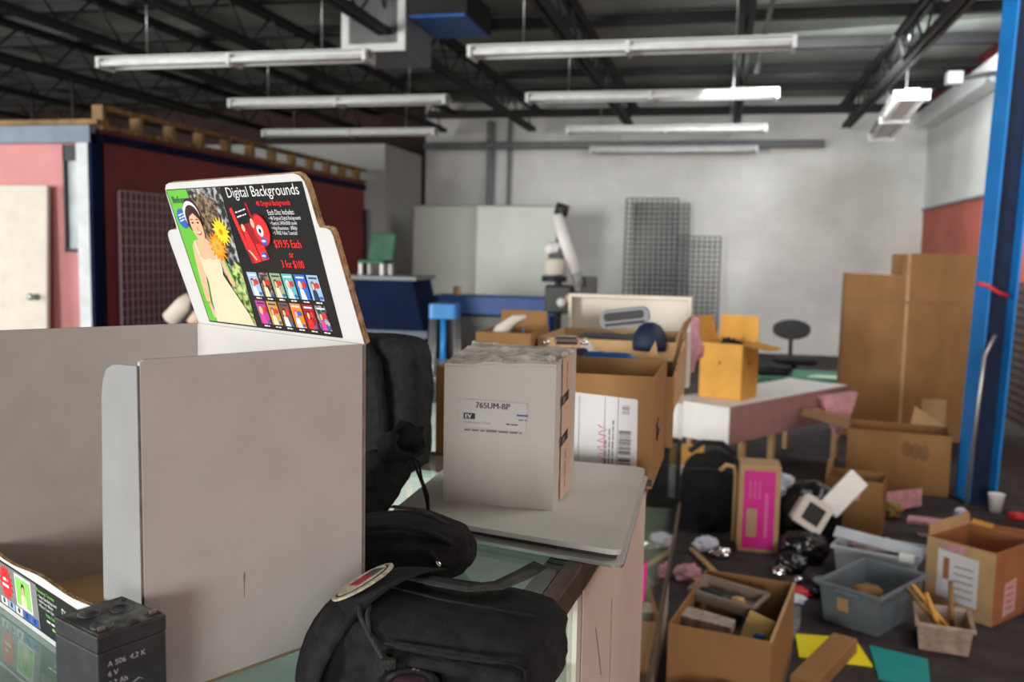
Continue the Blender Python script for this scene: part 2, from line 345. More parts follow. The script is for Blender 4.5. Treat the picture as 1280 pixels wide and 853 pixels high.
MB()._lathe([(.03, 0), (.03, .012), (.012, .02), (.012, .05), (.028, .055), (.03, .075), (.02, .09)], 'steel', 16, T(.52, -.02, 1.0, rx=90)).build('knob', t)

# ================================================================== FLUORESCENT LIGHTS
def fixture(label, loc, rz, group):
    t = thing('fluorescent_light', label, 'ceiling light', loc, rz, group)
    MB().prism([(-.055, 0), (.055, 0), (.055, .045), (-.055, .045)], -1.22, 1.22, 'white', T(ry=90) @ T(rz=90)).build('housing', t, bevel=.004) if False else MB().box(-1.22, 1.22, -.05, .05, .0, .07, 'lampwhite').box(-1.22, 1.22, -.12, -.05, .045, .055, 'lampwhite').box(-1.22, 1.22, .05, .12, .045, .055, 'lampwhite').build('housing', t, bevel=.003)
    for y in (-.085, .085):
        MB().tube([(-1.18, y, -.0), (1.18, y, -.0)], .019, 'tubeglass', 12).build('tube', t)
    for x in (-1.22, 0, 1.19): MB().box(x, x + .03, -.115, .115, -.035, .05, 'lampwhite').build('lamp_holder', t)
    for x in (-.8, .8): MB().tube([(x, 0, .07), (x, 0, CE - loc[2] + .01)], .006, 'steel', 6).build('hanger', t)
    return t
K['lampwhite'] = mat('lamp_enamel', (.66, .68, .67), .35, var=.08, scale=5); K['tubeglass'] = mat('unlit_tube', (.80, .82, .80), .2)
G = 'fluorescent strip lights under the roof'
f0 = fixture('long white strip light of the nearest row, left of the air duct', (-4.05, 7.12, 2.98), 0, G)
dup(f0, (-.775, 7.12, 2.98), 'long white strip light of the nearest row, right of the air duct')
dup(f0, (-4.05, 9.26, 2.98), 'white strip light of the second row, on the left side')
dup(f0, (-.775, 9.26, 2.98), 'white strip light of the second row, on the right side')
dup(f0, (-4.95, 11.7, 2.98), 'cream-looking strip light of the third row, on the left side')
dup(f0, (-.775, 11.7, 2.98), 'cream-looking strip light of the third row, on the right side')
dup(f0, (-.8, 13.95, 2.98), 'dim farthest strip light directly before the white back wall')
dup(f0, (1.77, 11.0, 2.98), 'white strip light running lengthwise beside the right wall', rz=86, scale=(1.3, 1.35, 1))
# thin rods dropping through the light rows
tag(MB().tube([(.33, 8.4, 3.7), (.20, 8.0, 2.95)], .022, 'grey').build('hanging_pipe'), 'thin grey pipe hanging from the roof behind the right strip lights', 'pipe')
for x, y, l in ((-7.3, 9.3, 'left of the strip lights'), (-8.6, 10.2, 'at the far left above the booth')):
    tag(MB().tube([(x, y, 3.4), (x, y, 2.4)], .02, 'truss').build('hanging_rod'), 'dark rod hanging from the roof ' + l, 'rod')
# wall mounted bracket with horn
t = thing('wall_bracket', 'dark bracket and small horn fixed high on the right wall', 'bracket', (2.75, 10.2, 3.28))
MB().tube([(0, 0, 0), (-.22, -.05, .03), (-.55, .1, .0)], .025, 'truss', 8).build('arm', t)
MB().tube([(-.25, 0, -.02), (-.18, -.18, -.08), (-.12, -.28, -.10)], [.03, .05, .09], 'grey', 14).build('horn', t)
MB().box(-.62, -.48, .02, .16, -.05, .07, 'grey').build('junction_box', t)
tag(MB().box(RW - .10, RW - .005, 8.0, 9.4, 2.56, 2.66, 'grey').build('wall_cable_tray'), 'grey cable tray on the upper right wall behind the blue column', 'tray')
tag(MB().box(RW - .22, RW - .005, 4, 13.9, 3.28, 3.50, 'lampwhite').build('wall_duct', bevel=.01), 'white boxed duct running along the top of the right wall', 'duct')

# air duct with grille
t = thing('air_duct', 'grey metal air duct box with white louvred grille hanging at top', 'air duct', (-3.0, 7.6, 3.14))
MB().box(-.28, .28, .03, .75, 0, .62, mat('galvanised_duct', (.25, .27, .27), .45, .3, var=.2, scale=3)).build('box', t, bevel=.006)
m = MB()
for a in ((-.29, .29, 0, .065), (-.29, .29, .555, .62)): m.box(a[0], a[1], 0, .03, a[2], a[3], 'lampwhite')
for a in ((-.29, -.22), (.22, .29)): m.box(a[0], a[1], 0, .03, .065, .555, 'lampwhite')
m.build('grille_frame', t, bevel=.004)
m = MB()
for i in range(22): x = -.21 + i * .02; m.box(x - .002, x + .002, .004, .02, .065, .555, 'steel', None)
m.box(-.22, .22, .022, .028, .065, .555, 'dark'); m.build('louvres', t)
for x in (-.2, .2): MB().tube([(x, .4, .62), (x, .4, .66)], .01, 'steel', 6).build('hanger', t)
t = thing('roof_unit', 'dark ceiling unit with a blue underside right of the air duct', 'ceiling unit', (-2.45, 8.05, 3.42))
MB().box(-.27, .27, -.42, .42, .02, .25, 'truss').build('box', t); MB().box(-.25, .25, -.40, .40, 0, .02, mat('blue_insulation', (.03, .16, .55), .5)).build('underside', t)
for a in (-1, 1): MB().tube([(a * .3, 0, .1), (a * .45, 0, .1)], .012, 'truss', 6).build('bracket', t)

# ================================================================== BLUE COLUMN
t = thing('steel_column', 'bright blue steel I-beam column standing at the right', 'column', (1.545, 5.97, 0), rot=(R(1.8), 0, R(102)))
m = MB(); h = 3.74; K['navyweb'] = mat('shaded_navy_web', (.004, .014, .045), .6, var=.3)  # web is the same blue steel, darkened to carry the recess shade
m.box(-.09, .09, -.085, -.073, 0, h, 'blue').box(-.09, .09, .073, .085, 0, h, 'blue').box(-.005, .005, -.073, .073, 0, h, 'navyweb')
m.build('i_beam', t, bevel=.003)
MB().box(-.11, .11, -.11, .11, 0, .012, 'navyweb').build('base_plate', t)
tag(MB().tube([(1.44, 5.74, .02), (1.50, 5.80, .9), (1.56, 5.85, 1.02)], .012, 'steel', 8).build('thin_pole'), 'thin pale pole leaning on the foot of the blue column', 'pole')
tag(MB().tube([(1.447, 5.86, 1.32), (1.50, 5.845, 1.31), (1.56, 5.845, 1.27), (1.62, 5.87, 1.25)], .012, 'redp', 8).build('red_ribbon'), 'small red ribbon tied round the blue column', 'ribbon')

# ================================================================== GLASS COUNTERS
CT = 1.05
t = thing('display_counter', 'near glass-topped display counter with brown rim, holding the large display box', 'counter', (-.175, .936, 0), -4)
L0, Y0, Y1 = -.95, -.75, .745
MB().box(L0, -.024, Y0, Y1, CT - .008, CT, 'glass').build('glass_top', t, bevel=.001)
MB().box(-.024, 0, Y0, Y1, CT - .035, CT + .001, 'rim').box(L0 - .02, L0, Y0, Y1, CT - .035, CT + .001, 'rim').box(L0, -.024, Y1 - .0, Y1 + .02, CT - .035, CT + .001, 'rim').build('rim', t, bevel=.0025)
MB().box(L0 + .02, -.03, Y0, Y1 - .02, CT - .125, CT - .117, 'teal').build('shelf', t)
MB().box(-.075, -.03, Y0, Y1 - .02, CT - .05, CT - .036, mat('inner_ledge', (.16, .17, .15), .4)).build('inner_ledge', t)
MB().box(L0 + .02, -.03, Y0, Y1, .30, .34, 'offwhite').build('floor_board', t)
MB().box(L0, -.03, Y0, Y1, 0, .30, 'beige').build('plinth', t)
MB().box(-.013, -.006, Y0, .18, .34, CT - .036, 'glass').build('side_glass', t)
MB().box(-.026, .0, .18, .205, .30, CT - .036, 'offwhite').build('corner_post', t)
m = MB().box(-.03, .0, .215, Y1, .0, CT - .036, 'beige')
rr = random.Random(3)
for (y, z, dy, dz) in ((.30, .93, .05, -.09), (.33, .80, .03, -.10), (.42, .93, .0, -.17), (.38, .73, .06, -.14), (.27, .84, .012, -.05), (.47, .60, .04, -.08)):
    m.prism([(y, z), (y + .0035, z), (y + dy + .003, z + dz), (y + dy, z + dz)], 0, .0006, 'greyink', frame((0, 0, 0), (0, 1, 0), (1, 0, 0)))
m.build('side_panel', t)
MB().box(-.029, -.001, .206, .214, .0, CT - .036, 'ink').build('black_seam', t)

t = thing('display_counter', 'second glass display counter behind the beige panel, below the open cartons', 'counter', (-.136, 1.775, 0), 0)
T2 = .992
MB().box(-1.3, -.0, 0, 1.95, T2 - .008, T2, 'glass').build('glass_top', t)
for (x, y) in ((-.02, 0), (-.02, 1.93), (-1.3, 0), (-1.3, 1.93)): MB().box(x, x + .02, y, y + .02, .42, T2 - .008, 'dark' if y == 0 else 'rim').build('post', t)
MB().box(-.006, 0, .02, 1.93, .45, T2 - .03, 'glass').build('side_glass', t)
MB().box(-.012, .002, .02, 1.93, T2 - .03, T2 - .008, 'rim').build('top_rail', t)
MB().box(-.02, .004, .0, 1.95, .40, .45, mat('bronze_frame', (.12, .09, .065), .35, .5)).build('bottom_rail', t)
MB().box(-1.3, -.02, .0, 1.95, .36, .42, 'offwhite').build('floor_board', t)
MB().box(-1.28, -.03, .03, 1.92, 0, .36, 'beige').build('plinth', t)
MB().box(-1.28, -.45, .9, .92, .42, T2 - .01, 'white').build('inner_divider', t)
for i, (x, y, c, w) in enumerate(((-.10, .15, 'white', .10), (-.10, .45, 'white', .12), (-.12, .85, 'green', .09))):
    tag(MB().box(-w / 2, w / 2, -w, w, 0, .22 + .06 * i, c).build('shelf_box', bevel=.004), ('white box inside the second glass counter, nearest its end', 'white box inside the second glass counter, further back', 'dark green box inside the second glass counter')[i], 'box', loc=(-.136 + x, 1.775 + y, .42))
tag(MB().prism([(0, 0), (.12, .02), (.12, .06), (.05, .05), (.0, .07)], 0, .004, 'pinkish').build('price_tag'), 'hot pink paper tag inside the second glass counter', 'paper tag', loc=(-.155, 2.2, .66)) if False else None
K['hotpink'] = mat('hot_pink_paper', (.95, .05, .40), .5, var=.03)
o = MB().prism([(0, .02), (.03, 0), (.16, .03), (.17, .05), (.04, .075), (.0, .06)], 0, .003, 'hotpink', frame((0, 0, 0), (0, 1, 0), (1, 0, 0))).build('paper_tag')
tag(o, 'hot pink paper tag stuck on the side glass of the second counter', 'paper tag', loc=(-.135, 1.83, .73), rz=1.5)

# grey laminate shelf plate lying across the counter
m = MB(); t = thing('shelf_plate', 'grey laminate shelf plate lying over the glass counter under the white carton', 'shelf', (-.28, 1.40, CT + .0015))
def quadr(P, r, n=4):
    out = []
    for i, p in enumerate(P):
        a, b = Vector(P[i - 1]), Vector(P[(i + 1) % len(P)]); p = Vector(p)
        u, v = (a - p).normalized() * r, (b - p).normalized() * r
        for k in range(n + 1):
            s_ = k / n; out.append(tuple((p + u) * (1 - s_) ** 2 + p * 2 * s_ * (1 - s_) + (p + v) * s_ ** 2))
    return out
PL = [(-.178, -.165), (.166, -.247), (.158, .232), (-.185, .262)]
MB().prism(quadr(PL, .018), .012, .019, 'plate', side='plateedge').build('top_sheet', t, bevel=.001)
MB().prism([(x * .96, y * .96 + .002) for x, y in PL], .004, .012, 'dark').build('core', t)
MB().prism(quadr([(-.182, -.175), (.171, -.262), (.163, .237), (-.188, .266)], .016), 0, .004, 'plate', side='steel').build('under_sheet', t)

# ================================================================== WHITE CARTON 765UM-BP
t = thing('carton', 'battered white carton printed 765UM-BP standing on the grey shelf plate', 'cardboard box', (-.3155, 1.397, CT + .0205), -1.2)
w, d, h = .0855, .083, .228
bm = bmesh.new()
m = MB(); rr = random.Random(5)
nx, ny, nz = 22, 22, 14
def wall(a, b, fn, k, smooth=True):
    vs = []; fs = []
    for i in range(a + 1):
        for j in range(b + 1): vs.append(fn(i / a, j / b))
    for i in range(a):
        for j in range(b): q = i * (b + 1) + j; fs.append((q, q + b + 1, q + b + 2, q + 1))
    m.add(vs, fs, k, None, smooth)
def wob(x, y, z, s=.0016): return noise.noise(Vector((x * 22, y * 22, z * 16))) * s
def topz(x, y):
    e = min(1, max(0, 1.15 - max(abs(x) / w, abs(y) / d)) * 4)
    return h - .007 * e + .007 * noise.noise(Vector((x * 26, y * 45, 3))) * e + .004 * noise.noise(Vector((x * 60, y * 60, 9))) * e + (.004 if y > 0 else -.006) * abs(y) / d - .007 * max(0, -y / d) * max(0, -x / w)
wall(nx, nz, lambda a, b: (w * (2 * a - 1), -d + wob(a, 0, b, .003) * math.sin(math.pi * a), b * topz(w * (2 * a - 1), -d)), 'wbox')
wall(nx, nz, lambda a, b: (w * (1 - 2 * a), d, b * topz(w * (1 - 2 * a), d)), 'wbox')
wall(nx, nz, lambda a, b: (w + wob(1, a, b, .002) * math.sin(math.pi * a), d * (2 * a - 1), b * topz(w, d * (2 * a - 1))), 'wbox')
wall(nx, nz, lambda a, b: (-w, d * (1 - 2 * a), b * topz(-w, d * (1 - 2 * a))), 'wbox')
wall(nx * 2, ny * 2, lambda a, b: (w * (2 * a - 1), d * (2 * b - 1), topz(w * (2 * a - 1), d * (2 * b - 1))), 'wboxtop')
m.add([(-w, -d, 0), (w, -d, 0), (w, d, 0), (-w, d, 0)], [(0, 3, 2, 1)], 'wbox')
m.build('body', t)
# torn flap edges on the top
m = MB()
for i in range(40):
    a = i / 39; x = w * (2 * a - 1); z = topz(x, -d)
    m.add([(x, -d - .001, z - .004 - .003 * noise.noise(Vector((a * 9, 0, 0)))), (x + .0045, -d - .001, z - .004), (x + .0045, -d + .012, z + .0035), (x, -d + .012, z + .003 + .002 * noise.noise(Vector((a * 30, 0, 0))))], [(0, 1, 2, 3)], 'wboxtop')
m.build('torn_or_shade_edge', t)
m = MB()
for a, b, c in ((.98, .3, .006), (.99, -.2, .005), (-.97, .9, .007), (.9, -.97, .006), (-.6, .98, .005)):
    MB().blob((a * w, b * d, h - .002), (c, c, c * .8), 'wboxtop', .5, 2, seed=a * 9, n=10, flat=False).build('frayed_corner', t)
FR = frame((-w, -d - .0032, 0), (1, 0, 0), (0, -1, 0))     # front face: x right, y up
m = MB().prism(quadr([(.025, .118), (.128, .116), (.130, .158), (.025, .160)], .003), 0, .0003, K['paper2'] if 'paper2' in K else mat('worn_label', (.54, .53, .51), .5), FR)
m.text('765UM-BP', .0505, .1475, .0125, 'ink', .0006, .022, X=FR, sx=.97)
m.prism(rounded(.032, .050, .130, .139, .001), 0.0003, .0006, 'ink', FR); m.text('EV', .0345, .1313, .0085, 'label', .0009, .03, X=FR, sx=1.05)
m.text('Smith-Victor Corp.', .032, .1235, .0055, 'greyink', .0006, X=FR); marks(m, .0985, .1245, .018, .0035, 'ink', .0006, FR)
m.box(.114, .131, .1385, .1410, .0003, .0006, 'bluebag', FR); marks(m, .117, .132, .012, .004, 'greyink', .0006, FR, seed=3)
marks(m, .034, .112, .088, .005, 'greyink', .0006, FR, seed=4)
m.build('printed_label', t)
SR = frame((w + .002, -d, 0), (0, 1, 0), (1, 0, 0))        # right face: x = depth, y up
MB().box(.042, .120, .004, h - .006, 0, .0004, 'peach', SR).build('tape', t)
m = MB()
for yy in (.150, .088):
    m = MB(); m.prism([(.038, yy), (.092, yy + .004), (.092, yy + .020), (.038, yy + .014)], .0004, .0007, 'ink', SR)
    m.text('EV', .048, yy + .003, .013, 'peach', .001, .02, X=SR); m.build('side_logo', t)
m = MB()
marks(m, .078, .018, .060, .008, 'greyink', .0008, SR, 90); m.build('side_print', t); m = MB(); marks(m, .078, .172, .042, .007, 'greyink', .0008, SR, 90, 5)
m.build('side_print', t)

# ================================================================== LARGE DISPLAY BOX
DR = -29.33
t = thing('display_box', 'large white cardboard counter display with a Digital Backgrounds header card', 'display box', (-.561, .864, CT + .0008), DR)
DX, DY, H = .1675, .12, .302
MB().prism([(-.190, -DY), (DX, -DY), (DX, DY), (-DX, DY)], 0, .003, 'kraft_l').build('base', t)
TH = .0045
def panel(P, X, name, k='board', th=TH, par=None, sk='corr'):
    o = MB().prism(P, 0, th, k, X, side=sk).build(name, par or t, bevel=.0006, seg=1); return o
# right side wall: large plain face toward the camera (local +x)
XR = frame((DX - TH, -DY, 0), (0, 1, 0), (1, 0, 0))
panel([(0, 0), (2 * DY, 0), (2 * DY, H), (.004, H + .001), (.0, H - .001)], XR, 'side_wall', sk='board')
XL = frame((-DX, -DY, 0), (0, 1, 0), (1, 0, 0))
MB().prism([(.0962, .071), (.0969, .071), (.0972, .085), (.0980, .092), (.0968, .0975), (.0955, .092), (.0960, .085)], TH, TH + .00015, mat('brown_stain', (.26, .18, .13), .8), XR).build('stain', t, label='thin brown drip stain')
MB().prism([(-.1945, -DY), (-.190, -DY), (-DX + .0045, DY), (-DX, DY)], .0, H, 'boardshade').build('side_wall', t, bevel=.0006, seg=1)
XB = frame((-DX, DY, 0), (1, 0, 0), (0, -1, 0))
panel([(0, 0), (2 * DX, 0), (2 * DX, H), (0, H)], XB, 'back_wall', 'boardin')
# front: two high corner flaps and a low printed lip between
XF = frame((0, -DY, 0), (1, 0, 0), (0, -1, 0))
for sg in (1,):
    pts = [(.070, .004), (DX - .0105, .004), (DX - .0105, .296), (.112, .2935), (.100, .292), (.088, .287), (.080, .276), (.077, .262), (.072, .12)]
    P = [(sg * a, b) for a, b in pts]
    if sg < 0: P = P[::-1]
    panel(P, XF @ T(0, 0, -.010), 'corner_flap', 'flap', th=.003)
MB().box(DX - TH - .0003, DX - .0006, -DY - .0006, -DY, .002, H - .004, mat('dark_gap_shade', (.055, .038, .028), .9, var=.5, scale=60)).build('torn_or_shade_edge', t)  # dark strip painting the shadow gap between side wall and flap
lipz = XF @ T(0, 0, .0018) @ T(rx=4)
lp = [(-.190, 0), (.150, 0), (.150, .066)] + [(.15 - .34 * i / 16, .072 - .0007 * i + .002 * math.sin(i * .9)) for i in range(1, 17)]
panel(lp, lipz, 'front_lip', 'lip')
# printing on the lip
m = MB(); Z = TH; LX = lipz
m.prism(quadr([(-.158, .006), (.146, .006), (.146, .058), (-.158, .058)], .002), Z, Z + .0003, 'p_black', LX)
z1, z2, z3 = Z + .0003, Z + .0006, Z + .0009
m.box(-.156, -.045, .008, .056, z1, z1 + .0002, 'p_grey', LX)
m.star(-.130, .036, .014, .020, 16, z2, z2 + .0003, 'p_red', LX)
marks(m, -.137, .038, .014, .006, 'p_white', z3 + .0002, LX); marks(m, -.140, .031, .019, .006, 'p_white', z3 + .0002, LX, seed=6)
m.box(-.104, -.060, .018, .054, z1 + .0002, z2, 'p_white', LX); m.box(-.101, -.063, .021, .051, z2, z2 + .0002, 'p_lgreen', LX)
m.ell(-.082, .041, .0045, .006, z2 + .0002, z3, 'p_hair', X=LX); m.ell(-.0815, .039, .0035, .0045, z3, z3 + .0002, 'peachskin', X=LX); m.prism([(-.090, .021), (-.073, .021), (-.076, .034), (-.087, .034)], z2 + .0002, z3, 'p_cream', LX)
for i in range(5):
    x = -.150 + i * .021; m.box(x, x + .018, .008, .0165, z2, z2 + .0002, ('p_white', 'p_lblue', 'p_white', 'p_blue', 'p_blue')[i], LX); m.ell(x + .009, .013, .003, .003, z2 + .0002, z3, 'p_navy', X=LX)
for (s_, x, y, z, c) in (('Photoshop Tutorials:', -.044, .050, .0052, 'p_lgreen'), ('• Swap Out Background', -.042, .0445, .0048, 'p_white'), ('• Add Floor Effects', -.042, .0395, .0048, 'p_white'), ('• Photo Touch Ups', -.042, .0345, .0048, 'p_white'), ('Video Tutorials:', -.026, .028, .0052, 'p_lgreen')):
    m.text(s_, x, y, z, c, z2, .008, X=LX)
m.text('Digital Backgrounds', .016, .040, .0125, 'p_white', z2, X=LX, sx=.9)
marks(m, -.024, .0225, .04, .0045, 'p_white', z2, LX, seed=7); marks(m, -.012, .0165, .03, .005, 'p_lgreen', z2, LX, seed=8)
m.build('lip_print', bpy.data.objects['front_lip'])
# header card leaning forward over the box
th = R(20)
XH = frame((0, DY - .0015, H - .001), (1, 0, 0), (0, -math.cos(th), -math.sin(th)))
HP = [(-.165, 0), (.1675, 0), (.168, .118), (.166, .1235), (.160, .126), (.150, .1265), (.1485, .132), (.1485, .165), (.147, .174), (.142, .180), (.134, .1825)]
HP += [(-.118, .182), (-.126, .180), (-.131, .175), (-.1325, .168), (-.1355, .130), (-.137, .1255), (-.152, .125), (-.159, .123), (-.163, .119), (-.165, .112)]
hd = panel(HP, XH @ T(0, 0, -.0035), 'header_card', 'lip', .0035)
panel(HP, XH @ T(0, 0, -.0075), 'header_backing', 'lip', .0035, hd)
# ---- the printed poster on the header
m = MB(); X = XH
def lay(i): return .0002 + i * .00022
def pg(P, k, i): m.prism(P, lay(i), lay(i) + .0001, k, X)
PX0, PX1, PY0, PY1 = -.1300, .1440, .005, .1745
pg(quadr([(PX0, PY0), (PX1 - .016, PY0), (PX1, PY1), (PX0, PY1)], .001), 'p_black', 0) if False else pg(quadr([(PX0 - .006, PY0), (PX1 - .010, PY0), (PX1, PY1), (PX0, PY1)], .002), 'p_black', 0)
def U(px, py): return (px, py)
# picture at left: green half, foliage half
pg([(-.134, .007), (-.028, .007), (-.009, .1735), (-.128, .1735)], 'p_green', 1)
pg([(-.080, .007), (-.028, .007), (-.009, .1735), (-.082, .1735)], 'p_folg', 2)
pg([(-.080, .12), (-.05, .10), (-.030, .118), (-.030, .160), (-.055, .168), (-.078, .160)], 'p_folb', 3)
pg([(-.060, .007), (-.028, .007), (-.020, .080), (-.030, .088), (-.048, .070)], 'p_foly', 3)
m.text('Before', -.122, .158, .0115, 'p_navy', lay(4), .004, X=X)
m.star(-.112, .139, .0105, .0125, 22, lay(4), lay(4) + .0001, 'p_blue', X)
for i in range(3): marks(m, -.119, .142 - i * .0035, .013, .003, 'p_white', lay(5), X, 12, i)
# woman: hair, band, face, neck, shoulders, arms, dress
X = XH @ T(-.004, -.0045, 0)
m.ell(-.082, .148, .0185, .020, lay(5), lay(5) + .0001, 'p_hair', X=X)
pg([(-.099, .150), (-.101, .136), (-.094, .128), (-.088, .14)], 'p_hair', 5)
m.ell(-.0835, .147, .0178, .0175, lay(6), lay(6) + .0001, 'p_white', X=X)
m.ell(-.082, .1425, .0165, .0175, lay(7), lay(7) + .0001, 'p_hair', X=X)
m.ell(-.0800, .1335, .0125, .0185, lay(8), lay(8) + .0001, 'peachskin', X=X, rot=8)
pg([(-.096, .140), (-.094, .150), (-.080, .156), (-.068, .150), (-.065, .134), (-.070, .143), (-.079, .150), (-.088, .147)], 'p_hair', 9)
for x in (-.0862, -.0745): m.ell(x, .1385, .0022, .0011, lay(9), lay(9) + .0001, 'p_hair', X=X); m.ell(x, .1425, .0032, .0007, lay(9), lay(9) + .0001, 'p_brown', X=X)
m.ell(-.0795, .1315, .0011, .0022, lay(9), lay(9) + .0001, 'p_orange', X=X)
m.ell(-.0785, .1262, .0055, .0026, lay(9), lay(9) + .0001, 'p_red', X=X, rot=6); m.ell(-.0785, .1268, .0045, .0015, lay(10), lay(10) + .0001, 'p_white', X=X, rot=6)
X = XH
pg([(-.091, .122), (-.077, .118), (-.070, .112), (-.058, .106), (-.052, .100), (-.048, .085), (-.042, .062), (-.044, .055), (-.052, .060), (-.060, .088), (-.062, .080), (-.098, .080), (-.104, .062), (-.112, .035), (-.118, .030), (-.122, .036), (-.120, .06), (-.114, .09), (-.110, .106), (-.100, .112), (-.089, .114)], 'peachskin', 6)
pg([(-.119, .034), (-.113, .034), (-.110, .014), (-.1175, .012)], 'peachskin', 6)
pg([(-.101, .094), (-.090, .088), (-.080, .091), (-.070, .088), (-.058, .092), (-.058, .080), (-.062, .070), (-.050, .050), (-.033, .022), (-.029, .008), (-.1125, .008), (-.108, .030), (-.100, .060), (-.102, .075)], 'p_cream', 8)
pg([(-.103, .094), (-.097, .094), (-.098, .113), (-.1035, .111)], 'p_cream', 8); pg([(-.063, .091), (-.059, .092), (-.062, .108), (-.066, .110)], 'p_cream', 8)
pg([(-.060, .050), (-.046, .012), (-.043, .009), (-.040, .010)], mat('dress_fold', (.74, .62, .36), .35), 9)
for (cx, cy, r, k, q) in ((-.052, .105, .0190, 'p_orange', 'p_gold'), (-.034, .123, .0180, 'p_yellow', 'p_orange')):
    m.star(cx, cy, r * .62, r, 15, lay(9), lay(9) + .0001, k, X); m.star(cx, cy, r * .45, r * .75, 13, lay(10), lay(10) + .0001, 'p_yellow' if k == 'p_yellow' else mat('petal', (.95, .35, .03), .4), X); m.ell(cx, cy, r * .2, r * .2, lay(11), lay(11) + .0001, q, X=X)
m.prism([(-.052, .092), (-.047, .092), (-.040, .062), (-.043, .062)], lay(7), lay(7) + .0001, 'p_green', X)
# heading and copy
m.text('Digital Backgrounds', .000, .1615, .0165, 'p_white', lay(3), -.002, X=X, sx=1.02)
m.text('48 Original Backgrounds', .052, .1510, .0080, 'p_red', lay(3), .012, X=X, sx=.78)
m.text('Each Disc Includes:', .068, .1410, .0080, 'p_white', lay(3), 0, X=X, sx=.78)
for i, s_ in enumerate(('• 48 Original Digital Backgrounds', '• Sized to 2400x3000 pixels', '• High-Resolution - 300dpi', '• 5 FREE Video Tutorials!')):
    m.text(s_, .067, .1355 - i * .0054, .0056, 'p_white', lay(3), .002, X=X, sx=.76)
m.text('$39.95 Each', .062, .1050, .0125, 'p_red', lay(3), .016, X=X, sx=.80)
m.text('or', .083, .0940, .0105, 'p_red', lay(3), .02, X=X, sx=.9)
m.text('3 for $100', .064, .0825, .0120, 'p_red', lay(3), .016, X=X, sx=.80)
# disc case and disc
Q = X @ T(.022, .1215, 0, rz=10) @ Matrix.Diagonal((1, .88, 1, 1))
m.box(-.021, .017, -.038, .036, lay(2), lay(2) + .0001, 'p_dred', Q); m.box(-.014, .013, .012, .036, lay(3), lay(3) + .0001, 'p_black', Q)
m.box(-.021, -.015, -.02, .036, lay(3), lay(3) + .0001, 'p_red', Q); m.box(.002, .017, -.038, -.016, lay(3), lay(3) + .0001, 'p_red', Q)
m.prism([(-.014, -.038), (.0, -.038), (-.001, -.015), (-.004, .003), (-.010, .004), (-.014, -.01)], lay(4), lay(4) + .0001, 'p_red', Q)
m.ell(-.008, .008, .0035, .005, lay(5), lay(5) + .0001, 'peachskin', X=Q); m.ell(-.0085, .0105, .0045, .005, lay(4), lay(4) + .0001, 'p_hair', X=Q)
m.prism([(-.017, -.020), (-.014, -.020), (-.006, -.034), (-.009, -.035)], lay(5), lay(5) + .0001, 'peachskin', Q)
marks(m, -.011, .028, .022, .003, 'p_white', lay(5), Q); marks(m, -.011, .022, .020, .003, 'p_white', lay(5), Q, seed=2)
m.ell(.0455, .1245, .0165, .0185, lay(6), lay(6) + .0001, 'p_dred', X=X); m.ell(.0470, .1245, .0138, .0165, lay(7), lay(7) + .0001, 'p_red', X=X)
m.ell(.0450, .1240, .0058, .0066, lay(8), lay(8) + .0001, 'p_white', X=X); m.ell(.0450, .1240, .0021, .0025, lay(9), lay(9) + .0001, 'p_black', X=X)
m.ell(.0345, .1325, .0032, .0055, lay(8), lay(8) + .0001, 'peachskin', X=X); m.ell(.0465, .1125, .0055, .0045, lay(8), lay(8) + .0001, 'p_blue', X=X); m.ell(.0375, .0955, .0055, .0040, lay(8), lay(8) + .0001, 'p_blue', X=X)
m.ell(.0465, .1125, .0038, .0014, lay(9), lay(9) + .0001, 'p_white', X=X); m.ell(.0375, .0955, .0038, .0012, lay(9), lay(9) + .0001, 'p_white', X=X)
# twelve small covers
cols = [('p_lblue', 'p_hair', 'p_white'), ('p_folb', 'p_hair', 'p_cream'), ('p_sage', 'p_hair', 'p_cream'), ('p_teal', 'p_white', 'p_white'), ('p_blue', 'p_cream', 'p_white'), ('p_lblue', 'p_brown', 'p_navy'),
        ('p_purple', 'p_cream', 'p_mag'), ('p_gold', 'p_brown', 'p_cream'), ('p_brown', 'p_hair', 'p_white'), ('p_orange', 'p_mag', 'p_white'), ('p_dred', 'p_hair', 'p_red'), ('p_folg', 'p_hair', 'p_mag')]
for i in range(12):
    c, r_ = i % 6, i // 6; x = 0; y = 0; bg, hr, dr = cols[i]; w_, h_ = .0185, .0215; X = XH @ T(-.012 + c * .0228 - r_ * .002, .0465 - r_ * .0345, 0) @ Matrix.Diagonal((1.07, 1.33, 1, 1))
    m.box(x, x + w_, y, y + h_, lay(2), lay(2) + .0001, bg, X)
    m.box(x + .003, x + w_ - .002, y + h_ - .0032, y + h_ - .0018, lay(3), lay(3) + .0001, 'p_white' if i in (0, 3, 4, 9, 11, 10) else 'p_navy', X)
    m.prism([(x + .003, y), (x + .0125, y), (x + .0105, y + .008), (x + .0065, y + .010), (x + .004, y + .008)], lay(3), lay(3) + .0001, dr, X)
    m.ell(x + .0072, y + .0125, .0032, .0038, lay(4), lay(4) + .0001, hr, X=X, n=12); m.ell(x + .0075, y + .0120, .0021, .0029, lay(5), lay(5) + .0001, 'peachskin', X=X, n=12)
    m.ell(x + .0138, y + .013, .0033, .0026, lay(5), lay(5) + .0001, 'p_red' if i != 9 else 'p_blue', X=X, n=14); m.ell(x + .0155, y + .0025, .0024, .0014, lay(5), lay(5) + .0001, 'p_blue', X=X, n=12)
    marks(m, x + .004, y - .0026, .010, .0022, 'p_white', lay(3), X, seed=i)
X = XH
m.build('printed_poster', hd)

